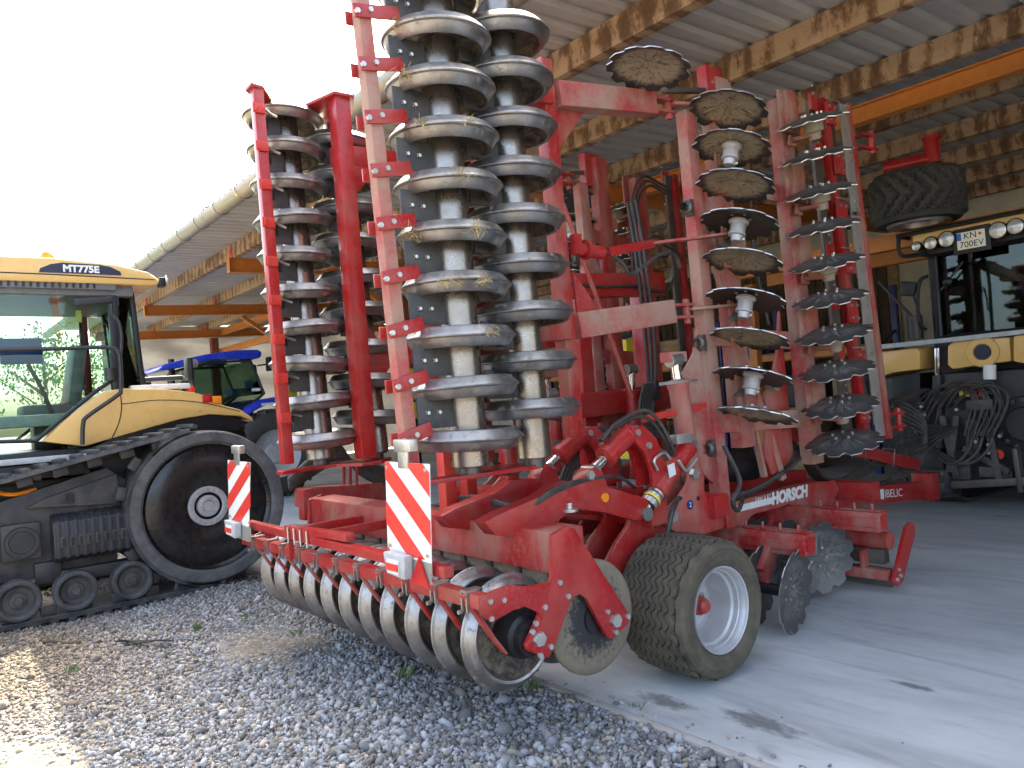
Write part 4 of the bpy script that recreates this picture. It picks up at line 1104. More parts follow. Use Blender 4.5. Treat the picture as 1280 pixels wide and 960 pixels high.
        # fork and tie rod at the joint
        f = MB()
        for dz in (.045, -.045): f.bar((.86, 4.32, z + .045 + dz), (.88, 4.58, z + .055 + dz), .09, .022)
        f.cyl((.88, 4.53, z - .04), (.88, 4.53, z + .14), .025, n=14); bld(f, 'joint_fork', 'red_mid', bevel=0.004)
        bld(MB().bar((.92, 4.52, z + .06), (1.06, 5.02, z + .09), .07, .022), 'joint_link', 'red_dusty', bevel=0.004)
    # main beam
    bld(MB().bar((.90, 4.70, .74), (.90, 4.70, 3.80), .10, .12, up=(0, 1, 0)), 'wing_beam', 'red_dusty', bevel=0.012)
    e = MB().prism([(4.58, 2.16), (4.52, 1.98), (4.38, 1.84), (4.28, 1.80), (4.28, 1.70), (4.36, 1.62), (4.36, 1.36), (4.50, 1.10), (4.60, 1.02)], 'X', .90, .93); bld(e, 'hinge_plate', 'red_dusty', bevel=0.004)
    bld(MB().cyl((.85, 4.655, .78), (.97, 4.655, .78), .06, n=20), 'hinge_pin', 'red', bevel=0)
    for z, y in ((2.05, 4.56), (3.05, 4.56), (1.28, 4.56)):
        b = MB().lathe([(.0, .0), (.03, .0), (.05, .02), (.05, .05), (.03, .06), (.03, .09)], (.93, y + .04, z), (.2, -1, 0), 16); b.box((.94, y + .03, z), (.06, .05, .12)); bld(b, 'rubber_buffer', 'steel_dark', bevel=0.003)
    # fold cylinder
    cylinder(T((1.02, 4.25, 1.13)), T((1.02, 4.17, 1.93)), .068, .18, 'red_mid' if not far else 'red')
    bld(MB().box((1.0, 4.19, 1.95), (.10, .17, .07)), 'cylinder_bracket', 'red_dusty', bevel=0.005)
    if not far:
        bld(MB().bar((1.03, 3.78, 1.545), (1.0, 4.50, 1.60), .02, .045), 'stop_lever', 'coral', bevel=0.005)
        bld(MB().tube([(1.02, 4.0, 1.77), (1.09, 4.2, 1.78), (1.05, 4.35, 1.78)], .012, 6), 'safety_clip', 'zinc', bevel=0)
        bld(MB().bar((.96, 3.68, 2.66), (.93, 4.18, 2.76), .03, .06), 'lock_lever', 'red', bevel=0.004)
        bld(MB().bar((.93, 4.15, 2.755), (1.1, 4.95, 2.86), .09, .02), 'lock_lever', 'red_dusty', bevel=0.004)
        v = MB(); v.cyl((.90, 3.42, 2.68), (.92, 3.66, 2.66), .045, n=16); v.lathe([(.05, .0), (.065, .0), (.065, .03), (.05, .03)], (.91, 3.5, 2.675), (0, 1, 0), 18); v.box((.92, 3.43, 2.70), (.06, .05, .13)); bld(v, 'lock_cylinder', 'red', bevel=0)
        bld(MB().tube([(.94, 3.64, 2.68), (.97, 3.78, 2.60), (.97, 3.86, 2.52), (.97, 4.0, 2.58), (.97, 4.2, 2.68), (.96, 4.35, 2.68), (.94, 4.42, 2.6)], .013, 7), 'hose', 'hose', bevel=0)
    # gang beams, plates and discs
    for row, (Y, dx, bz0, bz1, dirn) in enumerate(((5.0, .97, 1.25, 4.1, -1), (5.72, 1.10, 1.05, 4.02, 1))):
        bld(MB().bar((dx - .04, Y, bz0), (dx - .04, Y, bz1), .11, .17, up=(0, 1, 0)), 'gang_beam', 'red_dusty' if not far else 'red_mid', bevel=0.01)
        dz0 = 1.52 if row == 0 else 1.25
        for k in range(5):
            z = dz0 + .56 * k + (.14 if row == 0 else .40)
            pb = MB(); pb.box((dx + .05, Y, z), (.05, .15, .34)); pb.box((dx + .04, Y - .11, z), (.02, .06, .34)); pb.box((dx + .04, Y + .11, z), (.02, .06, .34))
            for yy in (-.08, .08):
                for zz in (-.12, .12): bolt(pb, (dx + .05, Y + yy * 1.35, z + zz), (1, 0, 0), .013, .014)
            bld(pb, 'clamp_plate', 'red_dusty' if not far else 'red_mid', bevel=0.004)
        ddx = dx + .22 if row == 0 else dx + .25; yd = Y - .17 if row == 0 else Y - .03
        nmax = 9 if row == 0 else 10
        for k in range(nmax):
            z = dz0 + .28 * k
            sn = .30
            axis = V(0, sn if row == 0 else -sn, 1)     # convex side up
            axis.x = .06 * s
            up = (k % 2 == 0) if row == 0 else (k % 2 == 0)
            if row == 0: me = D_TAN if k in (0, 2, 4, 6, 8) else (D_TAN if k == 7 else D_DRK)
            else: me = D_GRY
            if far: me = D_DRK
            p = T((ddx, yd, z))
            o = disc(p, axis, me, hub=(1 if row == 0 else 2) if (k % 2 == 1) else 0)
            if k % 2 == 1:
                ar = MB(); zc = z - .13
                ar.bar((dx + .02, Y, zc + .02), (ddx, yd + .0, zc), .06, .03); ar.prism([(yd - .05, zc - .03), (yd + .05, zc - .03), (Y + .02, zc + .06), (Y - .06, zc + .06)], 'X', dx + .05, dx + .07)
                bld(ar, 'disc_arm', 'steel' if row == 0 else 'red_dusty', bevel=0.004)
    # odd single disc reaching out at the top of the wing
    disc(T((1.12, 4.06, 3.93)), V(.05 * s, .22, 1), D_TAN)
    bld(MB().bar((1.0, 4.35, 3.86), (.98, 4.95, 3.98), .05, .035), 'disc_arm', 'steel_dark', bevel=0.004)
    bld(MB().box((.98, 4.93, 3.98), (.09, .20, .34)), 'clamp_head', 'red', bevel=0.006)
    # side plate and stays near the hinge of the front gang
    e = MB().prism([(5.55, 2.0), (5.62, 2.3), (5.62, 1.1), (5.30, 1.0), (5.22, 1.15), (5.30, 1.5), (5.30, 1.62), (5.42, 1.74)], 'X', .93, .96); bld(e, 'front_hinge_plate', 'red_mid', bevel=0.004)
    for z0, z1 in ((3.3, 3.25), (2.1, 2.05), (1.45, 1.42)): bld(MB().bar((.92, 4.72, z0), (1.02, 5.66, z1), .05, .14), 'gang_strut', 'red_dusty' if not far else 'red_mid', bevel=0.006)
    bld(MB().bar((.9, 4.8, 2.9), (.95, 5.45, .95), .035, .06), 'stay', 'red_dusty', bevel=0.004)
    bld(MB().bar((.9, 4.75, 3.6), (.95, 5.2, 1.0), .03, .05), 'stay', 'red_dusty', bevel=0.004)
    bolt_ = MB().lathe([(.0, .0), (.045, .0), (.045, .05), (.06, .05), (.06, .09)], (.98, 5.30, 1.72), (1, 0, 0), 16); bld(bolt_, 'pivot_pin', 'zinc', bevel=0)
    # front levelling bar: bolted plates, red tubes, bright knife plate, angle iron and wooden edge
    fb = bld(MB().bar((1.08, 6.27, 1.2), (1.05, 6.24, 4.12), .03, .13, up=(0, 1, 0)), 'back_plate', 'steel_dark', bevel=0.003)
    bld(MB().bar((1.12, 6.45, 1.25), (1.08, 6.38, 4.16), .075, .075, up=(0, 1, 0)), 'bar_tube', 'red', bevel=0.012)
    bld(MB().bar((1.04, 6.34, 1.25), (1.02, 6.30, 4.05), .06, .06, up=(0, 1, 0)), 'bar_tube', 'red', bevel=0.012)
    bld(MB().bar((1.07, 6.60, 1.2), (1.04, 6.53, 4.18), .02, .16, up=(0, 1, 0)), 'inner_plate', 'steel_dark', bevel=0.003)
    for k in range(3):
        za, zb_ = 1.18 + k * 1.0, 2.15 + k * 1.0
        bld(MB().bar((1.12, 6.76 - .03 * k, za), (1.11, 6.735 - .03 * k, zb_), .014, .15 + .02 * (k == 1), up=(0, 1, 0)), 'knife_plate', 'knife', bevel=0.003)
    bld(MB().bar((1.13, 6.88, 1.15), (1.10, 6.78, 4.18), .05, .05, up=(0, 1, 0)), 'angle_iron', 'red_mid', bevel=0.004)
    bld(MB().bar((1.11, 6.94, 1.15), (1.08, 6.84, 4.10), .03, .06, up=(0, 1, 0)), 'wood_edge', 'oldboard', bevel=0.003)
    for k in range(7):
        z = 1.42 + .43 * k; y = 6.45 - .011 * k
        bld(MB().box((1.15, y - .01 + .05 * (k % 2), z), (.03, .15, .19)), 'bar_clamp', 'red', bevel=0.006)
        bld(MB().box((1.08, y - .16, z + .1), (.03, .11, .15)), 'bar_clamp', 'red', bevel=0.006)
        c = MB()
        for yy in (-.05, .04):
            for zz in (-.055, .055): bolt(c, (1.165, y + yy + .05 * (k % 2), z + zz), (1, 0, 0), .014, .014)
        for zz in (-.035, .035): bolt(c, (1.095, y - .18, z + .2 + zz), (1, 0, 0), .015, .014); bolt(c, (1.125, y + .29, z + .1 + zz), (1, 0, 0), .015, .014); bolt(c, (1.08, y + .15, z + zz), (1, 0, 0), .015, .014)
        bld(c, 'bolts', 'zinc', bevel=0)
        bld(MB().tube([(1.17, y + .11, z - .12), (1.175, y + .11, z + .12), (1.16, y - .09, z + .12)], .007, 5, smooth=False), 'clip', 'zinc', bevel=0)
    for z in (3.86, 1.30):
        c = MB()
        for dz in (-.06, .06): c.bar((1.12, 6.9, z + dz), (1.14, 7.16, z + dz), .05, .02)
        c.cyl((1.13, 7.1, z - .10), (1.13, 7.1, z + .11), .028, n=12); bld(c, 'linkage_eye', 'red', bevel=0.003)
    if not far:
        for d in (0, .03): hose([T((.86, 5.55, 3.35)), T((.84, 5.52, 3.0 - d)), T((.83, 5.56, 2.6)), T((.86, 5.6, 2.2))], .012)
    else:
        for d in (0, .04, .08): hose([T((.62, 4.95, 1.6)), T((.60, 5.0 + d, 2.6)), T((.58, 5.05 + d, 3.5)), T((.58, 5.25 + d, 3.85 - d)), T((.58, 5.6, 3.8 - d))], .013)
        for d in (0, .05): hose([T((.6, 5.15, 2.9)), T((.58, 5.3, 3.25 - d)), T((.58, 5.6, 3.2 - d)), T((.6, 5.8, 3.05))], .013)
wing(1, -.02, False)
wing(-1, -.02, True)
for d in (0, .05, .1): hose([V(-4.4, 4.95, 1.3), V(-4.42 + d, 5.0, 2.0), V(-4.5 + d, 5.05, 2.9), V(-4.6 + d, 5.1, 3.4)], .014)

# ---- lower gangs of the centre section
for Y, z, me, sn, xend in ((4.83, .60, D_GRY, .34, -2.92), (5.75, .62, D_GRY, -.34, -2.86)):
    gb = MB().bar((-6.0, Y, z), (xend, Y, z), .15, .15).build('gang_tube', 'red_mid', HR, bevel=0.012)
    e = MB(); e.box((xend - .25, Y, z + .083), (.5, .09, .012)); e.box((xend - .25, Y - .083, z), (.5, .012, .07))
    for k in range(4): bolt(e, (xend - .05 - .14 * k, Y - .05, z + .09), (0, 0, 1), .012, .05)
    e.build('clamp_plate', 'red_mid', gb, bevel=0.003)
    MB().box((xend + .004, Y, z), (.01, .09, .09)).build('tube_socket', 'red', gb)
    for k in range(11):
        x = -3.06 - .28 * k
        a = MB(); xx = x - .14; a.bar((xx, Y - .02, z - .03), (xx, Y - .16, z - .20), .05, .12); a.bar((xx, Y - .15, z - .18), (xx + .02, Y - .15, z - .34), .045, .07)
        (a.build('disc_leg', 'red_mid', gb, bevel=0.006) if sn > 0 or k > 0 else None)
        if sn > 0: disc((x + .06, Y - .14, .30), V(-.99, -.17, .10), me, 0)
        elif k > 0: disc((x + .04, Y - .17, .33), V(-.9, .42, .10), me, 0)
b = MB(); b.cyl((-3.03, 4.69, .29), (-3.24, 4.66, .30), .04, n=16); b.build('disc_axle', 'black', HR)
# wire loop hanging on the outer front disc
MB().tube([atX(996, 683, -3.27), atX(1005, 690, -3.25), atX(1011, 706, -3.25), atX(1006, 713, -3.25), atX(999, 712, -3.25)], .008, 6).build('wire_loop', 'straw', HR)
# front levelling bar of the centre section
MB().cyl((-6.0, 6.02, .42), (-2.95, 6.02, .42), .07, n=18).build('front_tube', 'red_mid', HR)
MB().box((-4.46, 6.06, .285), (2.9, .10, .12)).build('front_trough', 'steel_dark', HR, bevel=.008)
MB().bar((-6.0, 5.97, .16), (-2.95, 5.97, .16), .08, .08).build('front_bar', 'red_mid', HR, bevel=0.006)
MB().bar((-6.0, 6.05, .12), (-2.97, 6.05, .12), .02, .15).build('front_blade', 'steel_dark', HR, bevel=0.003)
e = MB().prism([(5.92, .12), (6.0, .07), (6.08, .10), (6.34, .42), (6.35, .50), (6.28, .53), (6.2, .5)], 'X', -2.93, -2.90)
o = e.build('end_plate', 'red', HR, bevel=0.005)
bb = MB()
for y, z in ((5.98, .13), (6.04, .15), (6.02, .20)): bolt(bb, (-2.90, y, z), (1, 0, 0), .018, .012)
bb.build('bolts', 'zinc', o)
for x in (-3.15, -3.3): MB().box((x, 5.98, .27), (.03, .10, .14)).build('bar_bracket', 'red_mid', HR, bevel=0.004)
# drawbar to the tractor
dbr = MB().bar((-4.45, 6.5, .55), (-4.13, 9.35, .33), .18, .20).build('drawbar', 'red', HR, bevel=0.012)
MB().bar((-5.0, 5.6, .75), (-4.45, 7.4, .58), .14, .16).build('drawbar_stay', 'red', HR, bevel=0.01)
MB().bar((-3.9, 5.6, .75), (-4.40, 7.4, .58), .14, .16).build('drawbar_stay', 'red', HR, bevel=0.01)
MB().box((-4.10, 9.32, .38), (.24, .20, .32)).build('drawbar_head', 'red', dbr, bevel=0.02)
MB().bar((-4.1, 6.3, 1.28), (-4.05, 9.0, .66), .10, .13).build('hose_guide', 'red', HR, bevel=0.008)
for k in range(4):
    y = 6.6 + k * .6; z = 1.28 - (y - 6.3) * .23
    MB().tube([(-4.02, y, z - .09), (-3.99, y, z + .1), (-4.12, y, z + .11), (-4.16, y, z - .08)], .008, 5, 2, smooth=False).build('hose_hook', 'steel', HR)
dv = V(.32, 2.85, -.22).normalized(); p = V(-4.45, 6.5, .55) + dv * 1.95 + V(.092, 0, 0); uv = V(1, 0, 0).cross(dv).normalized()
MB().slab([p - dv * .12 + uv * .05, p - dv * .04 + uv * .06, p - dv * .04 - uv * .055, p - dv * .13 - uv * .05], .004).build('logo_decal', 'sticker', dbr)
text(None, 'decal_lettering', 'IBELIC', .125, p + dv * .14 + V(.004, 0, 0), dv, uv, 'sticker', dbr, .001)
# dried straw and soil caught on the rings
def straw_clump(p, n, r):
    b = MB(); p = Vector(p)
    for i in range(n):
        q = p + V(rnd.gauss(0, r), rnd.gauss(0, r), rnd.gauss(0, r * .4)); d = V(rnd.gauss(0, 1), rnd.gauss(0, 1), rnd.gauss(0, .9)).normalized() * rnd.uniform(.015, .055)
        b.tube([q, q + d * .5 + V(0, 0, rnd.gauss(0, .006)), q + d], .0016, 3, 1, smooth=False)
    b.build('straw_wisp', 'straw', HR, smooth=0)
for z, a, n, r in ((3.73, 4.9, 50, .02), (3.45, 5.1, 60, .025), (3.18, 5.3, 45, .02), (2.91, 5.9, 60, .022), (2.63, 4.9, 70, .03), (2.63, 6.1, 60, .025), (2.36, 4.3, 60, .03), (2.36, 5.6, 70, .03), (2.36, 6.2, 60, .025), (2.09, 6.2, 40, .02), (1.82, 4.2, 30, .02), (3.18, 6.1, 40, .02)):
    x = HC + 1.03 - .02 * (z - 1.5); straw_clump((x + .295 * math.cos(a), 2.39 + .295 * math.sin(a), z + .0), n, r)

# far-side lower frame and the hose bundle beside the crawler
MB().bar(atX(372, 622, -6.3), atX(500, 612, -6.3), .14, .16).build('side_frame', 'red_mid', HR, bevel=.01)
MB().box(atX(383, 630, -6.2), (.12, .10, .26)).build('side_bracket', 'red_mid', HR, bevel=.01)
for k in range(6):
    e_ = .035 * k
    hose([atX(362, 612, -6.35) + V(0, 0, e_ * .5), atX(392, 592, -6.35) + V(.02 * k, 0, e_), atX(420, 577, -6.3) + V(0, 0, e_), atX(452, 578 + 3 * k, -6.3), atX(500, 592 + 4 * k, -6.2)], .022)
for k in range(3): MB().bar(atX(430 + 8 * k, 583, -6.0), atX(430 + 8 * k, 606, -6.0), .02, .02).build('hose_bracket', 'red', HR)

# upright fold cylinders, valve gear and hoses in the middle of the machine
cylinder(atX(692, 588, -4.5), atX(688, 492, -4.5), .062, .2)
cylinder(atX(798, 596, -4.5), atX(788, 462, -4.5), .066, .2)
for k in range(5):
    hose([atX(805 + 3 * k, 480, -4.3), atX(800 + 3 * k, 510, -4.25), atX(808 + 2 * k, 545, -4.2), atX(826, 562 + 2 * k, -4.0), atX(846, 566 + 3 * k, -3.8)], .014)
for k in range(4):
    hose([atX(700 + 4 * k, 600, -3.95), atX(718 + 4 * k, 560 - 4 * k, -3.95), atX(745 + 3 * k, 548 - 4 * k, -3.95), atX(768 + 2 * k, 575, -3.9), atX(775, 610, -3.9)], .013)
for k in range(4):
    hose([atX(612 + 3 * k, 566, -3.7), atX(622, 580 + 3 * k, -3.7), atX(645, 584 + 2 * k, -3.7), atX(668, 575, -3.75)], .013)
for (a_, c_, w_, h_) in ((818, 488, .06, .16), (826, 540, .10, .10), (700, 560, .08, .12)):
    MB().box(atX(a_, c_, -4.3), (.08, w_, h_)).build('valve_block', 'cast', HR, bevel=.01)
MB().box(atX(797, 605, -4.1), (.3, .16, .05)).build('junction_box', 'grey', HR, bevel=.01)
for (p_, q_) in (((740, 520), (842, 500)), ((760, 640), (860, 600)), ((700, 610), (800, 585))):
    MB().bar(atX(*p_, -4.75), atX(*q_, -4.75), .12, .13).build('frame_tie', 'red_mid', HR, bevel=.01)
for k in range(3): MB().prism(yz([(742, 690), (770, 640), (800, 640), (776, 700)], -3.9), 'X', -3.95 - .25 * k, -3.92 - .25 * k).build('frame_web', 'red_mid', HR, bevel=.005)
cl = MB()
for dx_ in (-.055, .055): cl.box((-3.52 + dx_, 4.70, .79), (.02, .13, .20))
cl.build('hinge_fork', 'red_mid', HR, bevel=.006, kind='stuff') if False else MB().box((-3.46, 4.70, .80), (.02, .13, .22)).build('hinge_cheek', 'red_mid', HR, bevel=.008)

# ================================================================ crawler tractors
MT['dish'] = paint('glossy_black_dish', (0.010, 0.010, 0.011), 0.2, 0.06, 14.0)
def crawler_track(T, xo, xi, yd, dy, detail):
    """xo outer face, xi inner face, drive wheel centre at yd, idler at yd + dy"""
    sg = 1 if xo > xi else -1
    R1, z1, R2, z2 = .80, .845, .44, .485
    yi = yd + dy; d = math.hypot(dy, z2 - z1); th = math.atan2(z2 - z1, dy); al = math.acos((R1 - R2) / d)
    s = 1 if dy < 0 else -1
    # outer loop: bottom run, idler, top run, drive wheel
    aT = th - al if s > 0 else th + al                    # upper tangent direction
    pts = []
    if math.sin(aT) < 0: aT = th + al if s > 0 else th - al
    a0, a1 = -math.pi / 2, aT
    def arc(cy, cz, R, a, b, n): return [(cy + R * math.cos(a + (b - a) * k / n), cz + R * math.sin(a + (b - a) * k / n)) for k in range(n + 1)]
    if s > 0:    # idler towards -Y: drive arc runs from bottom through +Y to tangent
        loop = arc(yd, z1, R1, -math.pi / 2, aT, 40) + [None]
        lp = arc(yd, z1, R1, -math.pi / 2, aT, 40); l2 = arc(yi, z2, R2, aT, 1.5 * math.pi, 24)
    else:
        if aT > math.pi / 2: pass
        lp = arc(yd, z1, R1, -math.pi / 2, aT - 2 * math.pi, 40); l2 = arc(yi, z2, R2, aT, -math.pi / 2, 24)
    raw = [Vector((p[0], p[1])) for p in lp + l2]
    raw.append(raw[0])
    # resample
    L = [0]
    for i in range(1, len(raw)): L.append(L[-1] + (raw[i] - raw[i - 1]).length)
    tot = L[-1]; N = 92 if detail else 70; loop = []
    k = 0
    for i in range(N):
        t = tot * i / N
        while L[k + 1] < t: k += 1
        f = (t - L[k]) / max(1e-9, L[k + 1] - L[k]); loop.append(raw[k].lerp(raw[k + 1], f))
    cen = Vector((yd + dy / 2, .6))
    tang = [(loop[(i + 1) % N] - loop[i - 1]).normalized() for i in range(N)]
    nor = []
    for i in range(N):
        n = Vector((tang[i].y, -tang[i].x))
        if n.dot(loop[i] - cen) < 0: n = -n
        nor.append(n)
    b = MB()
    for i in range(N):
        for off, x in ((0, xo), (.04, xo - sg * .01), (.04, xi + sg * .01), (0, xi)):
            q = loop[i] + nor[i] * off; b.v.append(V(x, q.x, q.y))
    for i in range(N):
        j = (i + 1) % N
        for k in range(4): b.f.append([i * 4 + k, j * 4 + k, j * 4 + (k + 1) % 4, i * 4 + (k + 1) % 4]); b.mi.append(0)
    belt = b.build('track_belt', 'track', T, smooth=50)
    if detail:
        lm = MB().box((0, 0, 0), (.30, .065, .045)).build('tread_lug', 'track', belt, bevel=.008, origin=(0, 0, 0)); lme = lm.data; bpy.data.objects.remove(lm)
        gm = MB().box((0, 0, 0), (.06, .13, .085)).build('guide_lug', 'undercarriage', belt, bevel=.01, origin=(0, 0, 0)); gme = gm.data; bpy.data.objects.remove(gm)
        for i in range(N):
            q = loop[i] + nor[i] * .058; a = math.atan2(tang[i].y, tang[i].x)
            o = link('tread_lug', lme, belt, (xo - sg * .155, q.x, q.y)); o.rotation_euler = (a, 0, .25 * sg)
            o = link('tread_lug', lme, belt, (xi + sg * .155, q.x, q.y)); o.rotation_euler = (a, 0, -.25 * sg)
            if i % 2 == 0:
                q = loop[i] - nor[i] * .045
                o = link('guide_lug', gme, belt, (xo - sg * .12, q.x, q.y)); o.rotation_euler = (a, 0, 0)
    # drive wheel
    w = MB()
    w.lathe([(.0, .13), (.10, .13), (.11, .16), (.205, .16), (.215, .09), (.26, .075), (.40, .055), (.54, .06), (.61, .085), (.635, .06), (.648, .035)], (xo, yd, z1), (-sg, 0, 0), 56)
    w.m(1).lathe([(.648, .035), (.66, .03), (.672, .0), (.70, -.006), (.765, .0), (.785, .03), (.79, .5)], (xo, yd, z1), (-sg, 0, 0), 56)
    dw = w.build('drive_wheel', ['dish', 'ringdust'], T, smooth=35)
    MB().lathe([(.14, .10), (.15, .085), (.20, .085), (.208, .10)], (xo, yd, z1), (-sg, 0, 0), 40).lathe([(.0, .09), (.05, .09), (.06, .10), (.065, .08), (.11, .085), (.115, .13)], (xo, yd, z1), (-sg, 0, 0), 32).build('hub_flange', 'rimgrey', dw)
    nb = MB()
    for k in range(20):
        a = k * math.pi / 10; bolt(nb, (xo - sg * .085, yd + .175 * math.cos(a), z1 + .175 * math.sin(a)), (sg, 0, 0), .012, .012)
    for k in range(10):
        a = k * math.pi / 5; bolt(nb, (xo - sg * .085, yd + .088 * math.cos(a), z1 + .088 * math.sin(a)), (sg, 0, 0), .010, .012)
    nb.build('hub_bolts', 'zinc', dw)
    MB().lathe([(.0, .09), (.2, .07), (.36, .03), (.40, .0), (.43, .0), (.435, .5)], (xo - sg * .02, yi, z2), (-sg, 0, 0), 40).build('front_idler', 'cast', T, smooth=35)
    for yy in (-1.71, -1.255, -.77, -2.15):
        y = yd + yy * s
        r = MB(); r.lathe([(.135, .02), (.15, .0), (.172, .0), (.185, .015), (.185, .16), (.16, .17)], (xo - sg * .02, y, .232), (-sg, 0, 0), 36)
        o = r.build('mid_roller', 'track', T)
        MB().lathe([(.0, .02), (.035, .02), (.04, .035), (.07, .04), (.075, .055), (.12, .05), (.136, .02)], (xo - sg * .02, y, .232), (-sg, 0, 0), 28).build('roller_hub', 'undercarriage', o)
        nb = MB()
        for k in range(6):
            a = k * math.pi / 3; bolt(nb, (xo - sg * .065, y + .055 * math.cos(a), .232 + .055 * math.sin(a)), (sg, 0, 0), .01, .012)
        nb.build('hub_bolts', 'undercarriage', o)
    return belt

def crawler_cab(T, X, Y, s, glass, roofmat='yellow'):
    """cab body; Y(y) maps local rearward distance, s = +1 when the rear points to +Y"""
    pass

LT = thing('crawler_tractor', 'yellow rubber-tracked tractor with black drive wheel and cab marked MT775E', 'tractor', (-9.45, 1.2, 0), 'yellow crawler tractors')
crawler_track(LT, -8.20, -8.82, 2.45, -3.6, True)
crawler_track(LT, -10.70, -10.08, 2.45, -3.6, False)
# undercarriage
pl = [(-1.0, .42), (-1.0, .80), (.4, 1.06), (1.55, 1.34), (1.72, 1.20), (1.62, .85), (1.60, .36)]
uc = MB().prism(pl, 'X', -8.72, -8.46).build('undercarriage_frame', 'undercarriage', LT, bevel=.012)
pl = [(.85, 1.04), (1.0, 1.11), (1.62, 1.27), (1.66, 1.02), (1.60, .98)]
MB().prism(pl, 'X', -8.46, -8.40).build('side_panel', 'undercarriage', uc, bevel=.01)
MB().box((-8.42, 1.18, 1.09), (.05, .14, .10)).cyl((-8.40, 1.17, 1.10), (-8.38, 1.17, 1.10), .028).build('panel_latch', 'cast', uc, bevel=.006)
cv = MB(); prof = [(-8.55, .96), (-8.34, .93), (-8.27, .88), (-8.25, .80), (-8.25, .56), (-8.30, .52), (-8.55, .50)]
cv.prism(prof, 'Y', 1.04, 1.70); cov = cv.build('ribbed_cover', 'cast', LT, bevel=.01)
for k in range(9):
    y = 1.08 + k * .0725
    MB().prism([(x + (.014 if x > -8.5 else 0), z + (.006 if z > .7 else -.006)) for x, z in prof], 'Y', y - .02, y + .02).build('rib', 'cast', cov, bevel=.006)
    if 0 < k: 
        sl = MB(); sl.box((-8.234, y - .036, .70), (.012, .045, .10)); sl.build('slot_frame', 'undercarriage', cov, bevel=.004)
        MB().box((-8.226, y - .036, .70), (.006, .022, .07)).build('slot', 'black', cov)
MB().box((-8.42, .80, .74), (.10, .32, .34)).build('hub_cover', 'undercarriage', LT, bevel=.03)
MB().lathe([(.0, .03), (.10, .03), (.105, .045), (.135, .045), (.14, .0)], (-8.37, .80, .74), (1, 0, 0), 28).build('hub_cap', 'cast', LT)
MB().box((-8.45, 1.0, .42), (.12, .22, .2)).build('roller_bracket', 'cast', LT, bevel=.02)
MB().box((-8.45, .3, .36), (.16, .5, .12)).build('roller_beam', 'cast', LT, bevel=.02)
MB().box((-8.45, 1.45, .36), (.16, .7, .12)).build('roller_beam', 'cast', LT, bevel=.02)
# chassis and bonnet
MB().box((-9.45, 1.0, .95), (1.1, 4.2, .8)).build('chassis', 'cast', LT, bevel=.03)
MB().prism([(-2.6, 1.3), (-2.65, 1.9), (-2.3, 2.05), (0.0, 2.2), (.1, 1.3)], 'X', -9.95, -8.95).build('bonnet', 'yellow', LT, bevel=.06)
MB().prism([(1.3, 1.42), (1.6, 1.75), (1.95, 1.95), (3.0, 1.8), (3.15, 1.2), (1.3, 1.2)], 'X', -10.1, -8.8).build('rear_body', 'black', LT, bevel=.02)
# rear fenders
FN = [(53, 552), (85, 522), (117, 497), (132, 489), (150, 486), (200, 486), (240, 490), (262, 496), (280, 507), (300, 512), (314, 521), (317, 527), (300, 520), (262, 518), (225, 524), (200, 531), (105, 558)]
pl = yz(FN, -8.56)
MB().prism(pl, 'X', -9.05, -8.54).build('rear_fender', 'yellow', LT, bevel=.03, smooth=50)
MB().prism(pl, 'X', 2 * -9.45 + 9.05, 2 * -9.45 + 8.54).build('rear_fender', 'yellow', LT, bevel=.03, smooth=50)
pl2 = [(1.42, 1.53), (1.75, 1.66), (2.05, 1.78), (2.5, 1.83), (2.85, 1.75), (3.04, 1.68), (2.9, 1.60), (2.0, 1.62), (1.45, 1.35)]
MB().prism(pl2, 'X', -9.0, -8.60).build('fender_liner', 'black', LT, bevel=.01)
p = atX(265, 499, -8.53)
for k, mt in ((0, 'redlens'), (1, 'amber')): MB().box((-8.56, p.y - .05 + .10 * k, p.z + .01 - .02 * k), (.10, .10, .085)).build('tail_light', mt, LT, bevel=.015)
MB().box((-9.0, 2.15, 2.12), (.7, .6, .06)).build('rear_deck', 'white', LT, bevel=.02)  # white stands for sun glare on the deck top, put into its colour
# platform, steps
MB().box((-8.58, .40, 1.475), (.42, 2.0, .05)).build('platform', 'greyl', LT, bevel=.01)
MB().box((-8.60, .40, 1.37), (.36, 2.0, .14)).build('platform_skirt', 'black', LT, bevel=.02)
MB().cyl((-8.36, -.4, 1.33), (-8.36, .98, 1.33), .045, n=14).build('step_tube', 'undercarriage', LT)
MB().box((-8.7, .6, 1.18), (.2, 1.4, .2)).build('side_tank', 'black', LT, bevel=.04)
hz = MB().tube([(-8.5, .55, 1.25), (-8.45, .75, 1.18), (-8.5, .95, 1.2)], .02, 7).build('fuel_line', 'amber', LT)
